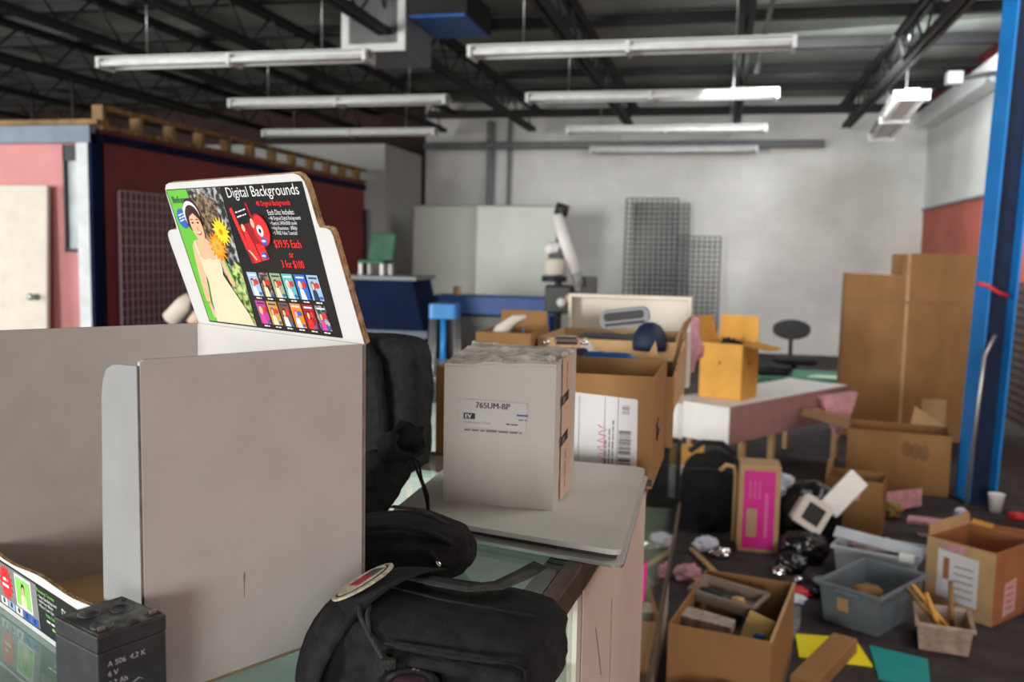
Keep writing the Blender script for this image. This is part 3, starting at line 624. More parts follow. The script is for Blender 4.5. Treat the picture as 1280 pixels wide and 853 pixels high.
# ================================================================== BATTERY, BAGS, LOUPE ON THE NEAR COUNTER
t = thing('battery', 'black block battery with white printed rating in front of the display box', 'battery', (-.4758, .6347, CT + .0008), 66)
bx, by, bh = .0295, .0325, .098
MB().box(-bx, bx, -by, by, 0, bh - .014, 'battery').build('case', t, bevel=.0012)
MB().box(-bx - .0003, bx + .0003, -by - .0003, by + .0003, bh - .0135, bh, 'battery').build('lid', t, bevel=.0012)
m = MB().box(-bx + .002, bx - .002, -by + .002, by - .002, bh, bh + .0006, 'battop')
m.build('lid_face', t)
for (x, y) in ((-.016, -.016), (.012, .004), (-.010, .014)): MB()._lathe([(.009, 0), (.009, .0012), (.0075, .0016), (.0072, .0006), (.001, .0006)], 'battop', 24, T(x, y, bh + .0004)).build('vent_cap', t)
for (x, y) in ((-.022, -.026), (.022, -.026)): MB().box(x - .0055, x + .0055, y - .004, y + .004, bh + .0004, bh + .0018, 'ink').box(x - .003, x + .003, y - .0005, y + .0005, bh + .0018, bh + .0045, 'steel').build('terminal', t)
for (x, y) in ((.005, -.027), (.024, .022)): MB()._lathe([(.003, 0), (.003, .001), (.001, .001)], 'ink', 12, T(x, y, bh + .0005)).build('screw_hole', t)
FRB = frame((-bx, -by - .0004, 0), (1, 0, 0), (0, -1, 0)); m = MB()
K['fadedprint'] = mat('faded_white_print', (.42, .43, .45), .6, var=.2, scale=200)
for s_, y in (('A 506  4,2 K', .0715), ('6 V', .0635), ('4,2 Ah', .0555)): m.text(s_, .008, y, .0062, 'fadedprint', .0002, .004, X=FRB)
m.tube([(.022, .047, .0003), (.027, .051, .0003), (.034, .054, .0003), (.037, .052, .0003)], .0004, 'fadedprint', 4, X=FRB)
m.build('rating_print', t)

# camera pouch bag in front
t = thing('camera_bag', 'black canvas camera bag with flap, round patch and webbing handle, nearest on the glass', 'bag', (-.240, .790, CT + .0008), -6)
def soft(name, c, r, par, k='fabric', p=4.5, amp=.05, fr=2, seed=1, X=None, n=36): return MB().blob(c, r, k, amp, fr, seed, n, p, True, X).build(name, par)
soft('body', (-.002, .002, .043), (.109, .076, .043), t, seed=2, amp=.03, p=5)
soft('front_pocket', (.035, -.064, .034), (.068, .018, .030), t, seed=5, amp=.04, p=7)
def ribbon(pts, w, nrm, th, k, name, par, sub=0):
    m = MB(); P = [Vector(p) for p in pts]; vs = []
    for i, p in enumerate(P):
        d = (P[min(i + 1, len(P) - 1)] - P[max(i - 1, 0)]).normalized(); n_ = nrm[i] if isinstance(nrm, list) else nrm; q = d.cross(Vector(n_)).normalized(); nn = q.cross(d).normalized()
        for a, b in ((-1, 0), (1, 0), (1, 1), (-1, 1)): vs.append(p + q * a * (w[i] if isinstance(w, list) else w) / 2 + nn * b * th)
    fs = [(0, 1, 2, 3)[::-1]]
    for i in range(len(P) - 1):
        for a in range(4): b = (a + 1) % 4; fs.append((i * 4 + a, i * 4 + b, i * 4 + 4 + b, i * 4 + 4 + a))
    e = (len(P) - 1) * 4; fs.append((e, e + 1, e + 2, e + 3)); m.add(vs, fs, k, None, True)
    return m.build(name, par, sub=sub)
ribbon([(-.06, .030, .084), (-.04, .022, .0865), (-.01, .012, .088), (.02, .012, .087), (.045, .026, .088), (.062, .046, .094), (.075, .060, .101)], .026, (0, .15, 1), .0022, 'strap', 'webbing_handle', t)
# flap wrapping over the left end
FP = [(-.034, .062, .078), (-.042, .045, .088), (-.054, .015, .0905), (-.068, -.018, .0875), (-.081, -.047, .073), (-.092, -.066, .050), (-.097, -.078, .020), (-.097, -.081, .004)]
FN = [(-.1, .5, 1), (-.15, .2, 1), (-.25, -.1, 1), (-.4, -.35, .9), (-.5, -.6, .6), (-.55, -.75, .3), (-.6, -.8, .05), (-.6, -.8, 0)]
ribbon(FP, [.056, .064, .070, .072, .070, .064, .056, .050], FN, .003, 'fabric', 'flap', t, sub=1)
K['patchcol'] = mat('embroidered_patch', (.42, .38, .28), .9, var=.5, scale=300, bump=.5, bscale=600)
PX = frame((-.0715, -.020, .0905), (.38, .88, .27), (-.40, -.18, .85))
m = MB().ell(0, 0, .034, .022, .001, .003, 'patchcol', X=PX).ell(0, 0, .030, .016, .003, .0036, 'fabric', X=PX).ell(0, 0, .028, .0145, .0034, .0040, 'patchcol', X=PX)
m.prism([(-.010, -.008), (.010, -.008), (.007, .002), (.010, .008), (-.010, .008)], .0040, .0045, mat('crimson_thread', (.30, .01, .05), .8), PX)
for i in range(7): m.prism([(.006 + i * .0025, -.009 + (i % 2) * .002), (.007 + i * .0025, -.009), (.0065 + i * .0022, .008), (.0055 + i * .0022, .008)], .0040, .0045, 'ink', PX)
m.build('round_patch', bpy.data.objects['flap'], label='beige embroidered round patch with a crimson mark')
MB().tube([(-.020, -.080, .066), (.02, -.083, .067), (.06, -.083, .067), (.096, -.078, .066), (.103, -.070, .058), (.104, -.068, .03)], .0013, 'fabric', 6).build('seam_piping', t)
MB().tube([(-.085, .002, .078), (-.05, -.001, .083), (.0, -.012, .083), (.05, -.012, .082), (.092, -.005, .078)], .0011, 'fabric', 6).build('zip', t)
MB().tube([(-.060, -.050, .082), (-.052, -.064, .079), (-.036, -.076, .068), (-.018, -.087, .056), (-.012, -.094, .040)], .0022, 'strap', 8).build('cord', t)
MB().tube([(-.050, -.050, .083), (-.046, -.062, .080), (-.038, -.074, .070)], .0020, 'strap', 8).build('cord', t)
MB().box(-.006, .006, -.003, .003, -.004, .004, 'strap', T(-.010, -.093, .055, rz=30)).build('toggle', t)
# loupe
t = thing('loupe', 'round black magnifying loupe marked 8x at the bottom edge in front of the bag', 'magnifier', (-.237, .683, CT + .0008), 0)
MB()._lathe([(.0175, 0), (.019, .002), (.019, .020), (.024, .030), (.026, .042), (.026, .048), (.0245, .050), (.0185, .050), (.0175, .047), (.001, .047)], 'blackplast', 40).build('barrel', t)
MB()._lathe([(.017, .0471), (.0165, .0482), (.010, .0495), (.001, .0500)], mat('coated_lens', (.10, .05, .07), .08, spec=.8), 32).build('lens', t)
MB().text('8 x', 0, .0190, .0052, 'label', .0504, .01, 'CENTER').build('marking', t)

# second bag, dome shaped, behind
t = thing('canvas_bag', 'rumpled rounded black canvas bag behind the camera bag, beside the display box', 'bag', (-.372, 1.055, CT + .0008), 12)
m = MB(); m.blob((0, 0, .040), (.092, .072, .040), 'fabric', .07, 1.5, 11, 36, 2.3); m.build('body', t)
ribbon([(-.075, -.045, .056), (-.04, -.050, .070), (0, -.052, .074), (.035, -.052, .067), (.062, -.048, .054)], .010, (0, -.4, 1), .003, 'fabric', 'folded_edge', t)
MB().tube([(.030, -.055, .055), (.042, -.066, .046), (.050, -.070, .036)], .0025, 'strap', 8).build('zip_pull', t)
MB().tube([(.046, -.071, .040), (.052, -.074, .036)], .0022, 'chrome', 8).build('pull_ring', t)
ribbon([(-.02, .03, .074), (.02, .012, .076), (.05, -.008, .066), (.068, -.02, .052)], .008, (0, 0, 1), .002, 'strap', 'edge_binding', t)

# drawstring pouch
t = thing('drawstring_pouch', 'small black drawstring pouch with a hanging cord beside the display box', 'pouch', (-.512, 1.262, CT + .0008), 10)
Xs = Matrix(((1, 0, .45, -.006), (0, 1, .1, 0), (0, 0, 1, 0), (0, 0, 0, 1)))
MB().blob((0, 0, .058), (.048, .044, .058), 'charcoal', .14, 1.6, 21, 36, 2.4, X=Xs).build('body', t)
m = MB(); vs = []; fs = []; n_ = 40
Xo = Xs @ T(.012, -.004, .108, ry=38, rx=24)
for i in range(n_):
    a = 2 * math.pi * i / n_; w_ = 1 + .10 * math.sin(a * 9)
    for (r_, z) in ((.036, -.012), (.030, .004), (.036 * w_, .016), (.031 * w_, .020), (.024, .008), (.020, -.015)): vs.append((r_ * math.cos(a), r_ * math.sin(a) * .9, z + .003 * math.sin(a * 5)))
for i in range(n_):
    for j in range(5): q = i * 6 + j; q2 = ((i + 1) % n_) * 6 + j; fs.append((q, q2, q2 + 1, q + 1))
fs.append([i * 6 + 5 for i in range(n_)])
m.add(vs, fs, 'charcoal', Xo, True); m.build('gathered_mouth', t)
MB().tube([(.074, -.03, .108), (.090, -.036, .095), (.094, -.034, .07), (.103, -.03, .045), (.104, -.03, .020)], .0021, 'fabric', 8).build('cord', t)
MB().tube([(.076, -.03, .106), (.086, -.034, .085), (.096, -.034, .06), (.1015, -.03, .035), (.103, -.03, .020)], .0021, 'fabric', 8).build('cord', t)
MB().box(-.006, .006, -.004, .004, -.012, .008, 'fabric', T(.1035, -.03, .014)).build('toggle', t, bevel=.0015)

# large soft black case
t = thing('padded_case', 'large upright soft black case behind the drawstring pouch', 'bag', (-.680, 1.590, CT + .0008), 3)
soft('body', (0, 0, .134), (.158, .072, .134), t, 'charcoal', p=7, amp=.035, fr=1.6, seed=31)
ribbon([(.05, -.075, .255), (.09, -.080, .20), (.10, -.080, .12), (.105, -.079, .02)], .016, (0, -1, 0), .004, 'fabric', 'side_strap', t)
MB().tube([(-.10, -.03, .262), (-.06, -.035, .285), (.0, -.035, .285), (.05, -.03, .260)], .006, 'fabric', 8).build('handle', t)
MB().box(.138, .150, -.064, -.060, .018, .040, mat('yellow_black_tag', (.55, .38, .02), .5, var=.8, scale=120)).build('tag', t)

# ================================================================== OPEN CARTONS AND CLUTTER ON THE FAR COUNTER
c1 = carton('open_carton', 'open brown carton with white shipping label, directly behind the white carton', (-.340, 1.935, T2 + .001), -1.0, .445, .30, .222, flaps=(None,) * 4)
FC = frame((-.2225, -.1503, 0), (1, 0, 0), (0, -1, 0)); m = MB()
m.prism(quadr([(.20, .030), (.415, .033), (.413, .176), (.20, .190)], .003), 0, .0006, 'label', FC)
rr = random.Random(9)
def bars(x0, x1, y0, y1, n_, vert=True, kk='ink'):
    p = y0
    for i in range(n_):
        q = p + (y1 - y0) / n_ * rr.uniform(.3, .8); m.box(x0, x1, p, q, .0006, .0009, kk, FC); p += (y1 - y0) / n_
bars(.378, .402, .036, .062, 5); bars(.378, .402, .066, .114, 16); bars(.270, .282, .04, .15, 22); bars(.383, .398, .145, .165, 7, kk='greyink')
for x in (.298, .349, .375): m.box(x, x + .0012, .036, .178, .0006, .0009, 'greyink', FC)
for i in range(3): marks(m, .368 - i * .007, .045, .09 - .02 * i, .005, 'greyink', .0010, FC, 90, i + 10)
m.tube([(.345 + .010 * math.sin(i * 1.9), .050 + i * .0045, .0016) for i in range(17)], .0011, 'pinkink', 4, X=FC)
m.build('shipping_label', c1)
MB().box(.385, .445, -.0, .0006, 0.008, .020, 'ink', FC @ T(0, 0, 0)) if False else MB().box(-.032, .0006 + .2225, -.1512, -.1503, .006, .020, 'ink').build('black_tape', c1)
MB().tube([(.05, .115, .0008), (.10, .125, .0008), (.075, .120, .0008), (.070, .085, .0008), (.095, .105, .0008), (.10, .09, .0008), (.12, .10, .0008)], .002, 'ink', 5, X=frame((.2228, -.15, 0), (0, 1, 0), (1, 0, 0))).build('scrawl', c1)
c2 = carton('open_carton', 'open brown carton full of odds and ends, behind the labelled one', (-.325, 2.34, T2 + .001), 3, .43, .33, .170, flaps=(None, 14, None, None), flap_len=.09)
MB().prism([(0, 0), (.06, 0), (.042, .085)], -.003, .003, 'kraft_l', T(.125, -.16, .170) @ T(rx=90)).build('flap', c2)
c3 = carton('open_carton', 'pale-edged open carton, third in the row on the far counter', (-.33, 2.95, T2 + .001), -2, .42, .40, .20, k='kraft_l', flaps=(None, 20, None, None), flap_len=.06)
# things lying in carton two (top of the heap shows above the rim)
hz = T2 + .007
tag(MB().blob((0, 0, .085), (.17, .10, .085), 'greycloth', .2, 2, 41, 20, 3).build('packing_heap'), 'heap of dark packing cloth filling the second open carton', 'packing', loc=(-.33, 2.34, hz))
def pil(name, label, cat, loc, f, rz=0, rot=None, group=None):
    m = MB(); f(m); o = m.build(name); tag(o, label, cat, group, loc, rz)
    if rot: o.rotation_euler = tuple(R(a) for a in rot)
    return o
top = hz + .150
t = thing('camera', 'black camera with chrome trim on top of the second open carton', 'camera', (-.375, 2.26, top), 15)
MB().box(-.055, .055, -.02, .02, 0, .065, 'blackplast').build('camera_body', t, bevel=.008); MB()._lathe([(.028, 0), (.030, .03), (.026, .05), (.02, .05), (.018, .04), (.001, .04)], 'blackplast', 24, T(0, -.02, .035, rx=90)).build('lens', t)
MB().box(-.03, .03, -.018, .018, .075, .095, 'chrome').build('viewfinder', t, bevel=.006); MB()._lathe([(.01, 0), (.01, .008), (.001, .008)], 'chrome', 16, T(.045, 0, .075)).build('dial', t)
MB()._lathe([(.008, 0), (.008, .008), (.001, .008)], 'chrome', 16, T(-.05, 0, .075)).build('dial', t)
pil('foil_bag', 'shiny white plastic bag tip sticking up behind the camera', 'plastic bag', (-.345, 2.40, top - .02), lambda m: m.blob((0, 0, .05), (.022, .02, .06), 'white', .3, 3, 3, 14, 1.6))
pil('chrome_clamp', 'small chrome clamp standing left of the camera', 'clamp', (-.475, 2.25, top), lambda m: (m.tube([(0, 0, 0), (0, 0, .05), (.02, 0, .06), (.03, 0, .03)], .009, 'chrome', 10), m.tube([(-.03, 0, .055), (.01, 0, .055)], .007, 'chrome', 8)))
pil('snack_packet', 'blue packet with white print in the second open carton', 'packet', (-.265, 2.235, top - .015), lambda m: m.blob((0, 0, .04), (.07, .02, .045), 'bluebag', .08, 3, 4, 16, 5), rz=-5)
for i, (x, l) in enumerate(((-.245, 'left of the pair'), (-.185, 'right of the pair'))):
    pil('paper_cone', 'pointed white paper scrap on the blue packet, ' + l, 'paper', (x - .03, 2.20, top - .005), lambda m: m.lathe([(.022, 0), (.018, .02), (.008, .05), (.001, .058)], 'white', 10), rz=20 * i)
pil('paper_scrap', 'crumpled pale paper at the corner behind the white carton', 'paper', (-.33, 2.10, T2 + .225), lambda m: m.blob((0, 0, .03), (.03, .02, .03), 'kraft_l', .4, 2.5, 7, 14, 2)) if False else None
# white curved plastic piece, blue piece, brown box behind the white carton
t = thing('open_carton', 'low brown carton end left behind the white carton', 'cardboard box', (0, 0, 0)) if False else None
c4 = carton('open_carton', 'brown carton left of the third carton, mostly hidden by the white carton', (-.640, 2.84, T2 + .001), 0, .17, .30, .215, k='kraft', flaps=(None, None, 0, None), flap_len=.05)
pil('curved_guard', 'curved white plastic piece arching out of the hidden brown carton', 'plastic part', (-.635, 2.78, T2 + .10), lambda m: m.tube([(-.07, 0, .0), (-.06, 0, .06), (-.03, 0, .115), (.01, 0, .15), (.045, 0, .158)], [.030, .028, .024, .016, .008], 'offwhite', 12))
pil('blue_sheet', 'blue plastic wedge under the curved white piece', 'plastic part', (-.610, 2.80, T2 + .11), lambda m: m.prism([(-.02, 0), (.045, 0), (.03, .04), (.008, .115), (-.005, .06)], -.004, .004, 'bluebag', T(rx=90)))
# white tray standing on edge with cylinder and helmet in front
t = thing('shallow_tray', 'cream shallow tray standing on its long edge behind the open cartons', 'tray', (-.315, 3.28, T2 + .001), -2)
MB().box(-.215, .215, -.01, .01, 0, .315, 'offwhite').build('bottom', t, bevel=.002)
m = MB().box(-.215, -.203, -.06, -.01, 0, .315, 'offwhite').box(.203, .215, -.06, -.01, 0, .315, 'offwhite').box(-.203, .203, -.06, -.01, .303, .315, 'offwhite').box(-.203, .203, -.06, -.01, 0, .012, 'offwhite'); m.build('rim', t, bevel=.002)
pil('flash_head', 'dark grey oblong flash head lying on the third carton before the cream tray', 'camera flash', (-.290, 2.83, T2 + .265), lambda m: (m.prism(rounded(-.075, .075, -.027, .027, .022), -.03, .03, 'grey', T(ry=-8) @ T(rx=90)), m.prism(rounded(-.060, .062, -.006, .020, .010), .03, .033, 'dark', T(ry=-8) @ T(rx=90)), m.prism(rounded(-.060, .062, -.021, -.012, .004), .03, .033, 'dark', T(ry=-8) @ T(rx=90))))
pil('packing_heap', 'grey crumpled packing paper heaped in the third carton', 'packing', (-.33, 2.92, T2 + .008), lambda m: m.blob((0, 0, .11), (.17, .14, .11), 'greycloth', .16, 2, 47, 20, 3)) 
pil('domed_cap', 'round dark navy domed cap on the right of the third carton', 'cap', (-.205, 2.75, T2 + .175), lambda m: m.lathe([(.05, 0), (.052, .02), (.046, .05), (.032, .072), (.015, .082), (.001, .084)], 'navyweb', 24))
pil('pink_cloth', 'crumpled dusty pink cloth at the right end of the cream tray', 'cloth', (-.165, 3.62, T2 + .001), lambda m: m.blob((0, 0, .13), (.10, .05, .13), 'pink', .25, 2, 51, 20, 2.2))

# ================================================================== BACK OF THE HALL
t = thing('leaning_board', 'pair of tall pale boards leaning on the back wall, left one', 'board', (-3.80, 12.55, 0), rot=(R(-3), 0, 0)); t['label'] = 'left of the two pale green-grey boards leaning by the back wall'
K['boardl'] = mat('pale_sheet', (.40, .41, .36), .4, var=.1, scale=1.2); K['boardr'] = mat('pale_green_sheet', (.52, .56, .50), .35, var=.12, scale=1.2)
MB().box(-.55, .40, -.015, .015, 0, 2.08, 'boardl').build('sheet', t); MB().box(-.56, .41, -.02, .02, 2.08, 2.10, 'grey').build('top_edge', t)
t = thing('leaning_board', 'right of the two pale green-grey boards leaning by the back wall', 'board', (-3.38, 12.45, 0), rot=(R(-2.5), 0, 0))
MB().box(0.0, 1.12, -.015, .015, 0, 2.08, 'boardr').build('sheet', t); MB().box(-.0, 1.13, -.02, .02, 2.08, 2.10, 'grey').build('top_edge', t)
def grid(label, loc, rot, w_, h_, k='steelgrid', hooks=0):
    t = thing('gridwall_panel', label, 'wire grid panel', loc, rot=rot, group='wire gridwall panels')
    m = MB(); nx_, nz_ = int(round(w_ / .0762)), int(round(h_ / .0762))
    for i in range(nx_ + 1): m.box(i * w_ / nx_ - .008, i * w_ / nx_ + .008, -.005, .005, 0, h_, k)
    for j in range(nz_ + 1): m.box(0, w_, -.011, -.005, j * h_ / nz_ - .007, j * h_ / nz_ + .007, k)
    m.build('wire_mesh', t); MB().box(-.014, -.006, -.012, .008, 0, h_, k).build('side_wire', t); MB().box(w_ + .006, w_ + .014, -.012, .008, 0, h_, k).build('side_wire', t)
    return t
K['steelgrid'] = mat('dark_grid_wire', (.028, .028, .03), .4, .3)
grid('tallest dark wire grid panel leaning on the white back wall', (-1.46, 13.88, 0), (R(-4.5), 0, 0), .76, 2.30)
grid('dark wire grid panel just behind the tallest one, shifted right', (-1.30, 14.07, 0), (R(-4.0), R(-1), 0), .80, 2.22)
grid('shorter wire grid panel leaning right of the tallest one', (-.68, 13.98, 0), (R(-4.5), R(0), 0), .62, 1.74)
g = grid('pale wire grid panel on the dark red side of the booth', (-5.06, 7.0, .35), (0, 0, R(90)), 1.0, 1.56, k=mat('pale_grid_wire', (.36, .26, .28), .4, .3))
grid('second pale wire grid panel further along the dark red booth side', (-5.06, 8.10, .35), (0, 0, R(90)), .75, 1.56, k=mat('pale_grid_wire', (.36, .26, .28), .4, .3))
t = thing('gridwall_panel', 'brown slotted panel leaning on the red right wall behind the column', 'wall panel', (2.62, 8.9, 0), rot=(0, R(3), 0), group=None)
m = MB().box(-.02, .02, -.45, .45, 0, 1.25, mat('brown_slat', (.09, .055, .05), .7))
for i in range(16): m.box(-.026, -.02, -.45, .45, .04 + i * .075, .06 + i * .075, 'dark')
m.build('panel', t); MB().box(-.03, .03, -.47, -.45, 0, 1.26, 'dark').build('edge', t); MB().box(-.03, .03, .45, .47, 0, 1.26, 'dark').build('edge', t)

# navy counter with green chair on it
t = thing('navy_counter', 'tall navy blue service counter with grey top left of the pale boards', 'counter', (-3.26, 7.75, 0), 3)
MB().prism([(-1.0, 0), (.93, 0), (.66, 1.19), (-1.0, 1.19)], -.3, .3, 'navy', T(rx=90)).build('front', t)
MB().box(-1.02, .70, -.33, .33, 1.19, 1.225, 'grey').build('top', t, bevel=.005); MB().box(-1.0, .80, -.325, -.30, .70, .76, mat('navy_rail', (.05, .07, .13), .4)).build('rail', t)
MB().box(.02, .14, -.306, -.30, 0, 1.17, mat('brown_stripe', (.05, .022, .02), .5)).build('stripe', t)
t = thing('folding_seat', 'small green seat with pale legs standing on the navy counter', 'chair', (-2.98, 7.72, 1.228), -12)
MB().box(-.13, .13, -.015, .015, .13, .37, 'green', T(rx=-12)).build('backrest', t, bevel=.01); MB().box(-.13, .13, -.14, .02, .10, .13, 'green').build('seat', t, bevel=.008)
for x in (-.11, .11):
    for y in (-.12, .02): MB().box(x - .014, x + .014, y - .014, y + .014, 0, .10, 'white').build('leg', t)
# blue bench and stool
t = thing('blue_workbench', 'low bright blue workbench before the pale boards', 'bench', (-2.12, 8.55, 0), 0)
MB().box(-.58, .58, -.22, .22, .86, 1.03, 'bench').build('top', t, bevel=.008)
for x, y in ((-.53, -.17), (-.53, .17), (.53, -.17), (.53, .17)): MB().box(x - .03, x + .03, y - .03, y + .03, 0, .86, 'bench').build('leg', t)
MB().box(-.5, .5, -.02, .02, .30, .36, 'bench').build('stretcher', t); MB().box(-.40, .50, -.20, .18, .34, .84, mat('grey_cabinet', (.13, .135, .13), .5)).build('cabinet', t)
MB().box(-.40, .50, .18, .2, .0, .34, 'bench').build('back_rail', t) if False else None
pil('jar', 'small pale jar standing on the left end of the blue workbench', 'jar', (-2.47, 8.45, 1.03), lambda m: m.lathe([(.035, 0), (.04, .02), (.038, .08), (.028, .09), (.001, .09)], 'kraft_l', 16))
t = thing('stool', 'bright blue plastic stool in front of the blue workbench', 'stool', (-1.90, 6.2, 0), 8)
MB().prism(quadr([(-.10, -.10), (.10, -.10), (.10, .10), (-.10, .10)], .03), .98, 1.08, mat('sky_blue_plastic', (.03, .24, .62), .35)).build('seat', t)
for x, y in ((-.08, -.08), (-.08, .08), (.08, -.08), (.08, .08)): MB().tube([(x, y, .98), (x * 1.5, y * 1.5, 0)], .014, 'steel', 8).build('leg', t)
MB().tube([(0, -.06, .98), (0, -.06, .55)], .022, MATS['sky_blue_plastic'], 8).build('post', t); MB().box(-.12, .12, -.012, .012, .53, .56, 'steel').build('crossbar', t)

# studio flash stand
t = thing('studio_light_stand', 'black studio light stand with white tube and round lamp heads before the pale board', 'studio light', (-1.42, 8.05, 0), 0)
MB().tube([(0, 0, .35), (0, 0, 1.80)], .03, 'blackplast', 12).build('pole', t)
for a in (90, 210, 330): MB().tube([(0, 0, .55), (.45 * math.cos(R(a)), .45 * math.sin(R(a)), .012)], .014, 'blackplast', 8).build('leg', t)
MB().tube([(-.02, -.06, 1.78), (.06, -.07, 1.55), (.17, -.08, 1.28)], [.055, .055, .05], 'white', 16).build('white_tube', t); MB().tube([(.165, -.08, 1.30), (.20, -.08, 1.16)], .045, 'grey', 12).build('tube_socket', t)
MB()._lathe([(.09, 0), (.10, .02), (.10, .12), (.09, .14), (.001, .14)], 'offwhite', 24, T(-.02, -.1, 1.26)).build('lamp_head', t)
MB()._lathe([(.11, 0), (.11, .05), (.001, .05)], 'blackplast', 24, T(-.02, -.1, 1.20)).build('lamp_collar', t)
MB().blob((-.05, -.05, 1.50), (.075, .07, .055), 'white', .15, 2, 3, 14, 2.4).build('reflector', t); MB().box(-.08, .06, -.1, .05, 1.36, 1.50, 'blackplast').build('clamp', t, bevel=.02)
MB().box(-.10, .14, -.12, .06, .92, 1.17, 'blackplast').build('power_pack', t, bevel=.02); MB()._lathe([(.04, 0), (.04, .01), (.001, .012)], 'white', 16, T(.05, -.12, 1.02, rx=90)).build('dial', t); MB()._lathe([(.035, 0), (.035, .01), (.001, .012)], 'peach', 16, T(.12, -.12, 1.06, rx=90)).build('dial', t)
MB().tube([(0, 0, 1.78), (.03, 0, 1.88)], .06, 'blackplast', 12).build('top_cap', t); MB().box(.20, .34, -.05, .05, 1.0, 1.25, 'blackplast').box(.10, .22, -.02, .02, 1.08, 1.12, 'blackplast').build('side_pack', t)
# spotlight behind header
t = thing('spotlight', 'beige cylinder spotlight on a dark stand behind the header card', 'lamp', (-2.25, 3.55, 0), 0)
MB().tube([(-.075, 0, 1.13), (-.01, 0, 1.20), (.02, 0, 1.235)], [.042, .038, .022], 'offwhite', 20).build('head', t); MB().tube([(.03, 0, .03), (.03, 0, 1.42)], .014, 'dark', 8).build('pole', t)
MB()._lathe([(.2, 0), (.2, .02), (.03, .04), (.001, .04)], 'dark', 24, T(.03)).build('base', t); MB().tube([(.05, -.02, 1.12), (.08, -.02, 1.18)], [.035, .02], 'peach', 12).build('side_lamp', t)

# ================================================================== RIGHT SIDE: BENCH, CARTONS, CHAIR
ang = math.degrees(math.atan2(1.33, .855))
t = thing('display_bench', 'low white-topped bench with mauve side panel running away at right', 'bench', (.065, 5.72, 0), ang)
MB().box(0, 1.58, 0, .46, .50, .53, 'white').build('top', t, bevel=.004)
MB().box(0, 1.58, -.012, .0, .30, .53, 'mauve').build('side_panel', t); MB().box(-.012, 0, -.012, .46, .30, .53, 'white').build('end_panel', t)
for x, y in ((.22, .03), (.22, .42), (.58, .03), (1.48, .03), (1.48, .42)): MB().box(x - .018, x + .018, y - .018, y + .018, 0, .50, 'kraft_l').build('leg', t)
oc = carton('open_carton', 'yellow-brown open carton with flaps up on the near end of the white bench', (.060, 6.18, .531), -24, .29, .27, .36, k='kraft_y', kin='kraft', flaps=(None, 100, 8, 15), flap_len=.17)
pil('black_strap_heap', 'black strap bundle sticking out of the yellow-brown carton', 'strap', (.075, 6.15, .54), lambda m: m.blob((0, 0, .20), (.11, .10, .21), 'fabric', .3, 2.2, 61, 20, 2.2))
pil('pink_bag', 'translucent pink plastic bag hanging over the far end of the white bench', 'plastic bag', (.80, 6.66, .305), lambda m: m.prism([(-.14, .20), (.16, .22), (.12, .08), (.02, -.10), (-.06, .04)], -.02, .02, 'pink', T(rx=90)), rz=30)
tag(bpy.data.objects['pink_bag'], 'pink plastic bag hanging over the side of the white bench', 'plastic bag')
# boxes under/next to bench
pil('white_box', 'small white box on the floor below the near end of the bench', 'box', (-.17, 5.60, 0), lambda m: m.box(-.10, .10, -.1, .1, .0, .20, 'white'))
pil('kraft_box', 'small orange-brown box stacked on the white floor box', 'box', (-.17, 5.60, .201), lambda m: m.box(-.10, .10, -.1, .1, .0, .09, 'kraft_y'))
# office chair
t = thing('office_chair', 'black office chair with oval backrest facing away before the white back wall', 'chair', (.72, 10.0, 0), 10)
MB().prism([(.19 * math.cos(a * math.pi / 14) * (1 + .06 * abs(math.sin(a * math.pi / 14))), .105 * math.sin(a * math.pi / 14)) for a in range(28)], -.03, .03, 'blackplast', T(0, 0, .70, rx=90)).build('backrest', t, bevel=.02)
MB().box(-.02, .02, .0, .02, .38, .64, 'blackplast').build('back_post', t); MB().blob((0, -.18, .40), (.22, .20, .04), 'fabric', .05, 2, 3, 14, 4, False).build('seat', t)
MB().tube([(0, -.15, .08), (0, -.15, .37)], .03, 'blackplast', 10).build('column', t)
for k_ in range(5): a = k_ * 72; MB().tube([(0, -.15, .09), (.25 * math.cos(R(a)), -.15 + .25 * math.sin(R(a)), .03)], [.02, .012], 'blackplast', 8).build('base_leg', t)
for k_ in range(5): a = k_ * 72; MB()._lathe([(.02, -.012), (.025, 0), (.02, .012), (.001, .012)], 'blackplast', 12, T(.25 * math.cos(R(a)), -.15 + .25 * math.sin(R(a)), .025, ry=90)).build('caster', t)
t = thing('green_table', 'long dark green low table behind the white bench', 'table', (1.0, 9.0, 0), 0)
MB().box(-.75, .75, -.35, .35, .30, .36, 'green').build('top', t, bevel=.008); MB().box(-.75, .75, -.34, .34, .18, .30, 'dark').build('apron', t)
for x, y in ((-.68, -.28), (-.68, .28), (.68, -.28), (.68, .28)): MB().box(x - .03, x + .03, y - .03, y + .03, 0, .18, 'dark').build('leg', t)
pil('black_bag', 'flat black bag on the left end of the dark green table', 'bag', (.45, 8.9, .361), lambda m: m.blob((0, 0, .05), (.22, .16, .05), 'fabric', .15, 2, 71, 16, 2.6))
pil('paper_sheet', 'pale sheet of paper lying on the dark green table', 'paper', (.98, 8.85, .361), lambda m: m.prism([(-.2, -.1), (.12, -.13), (.2, .06), (-.1, .1)], 0, .004, mat('green_white_print', (.30, .42, .30), .5, var=.4, scale=12)))
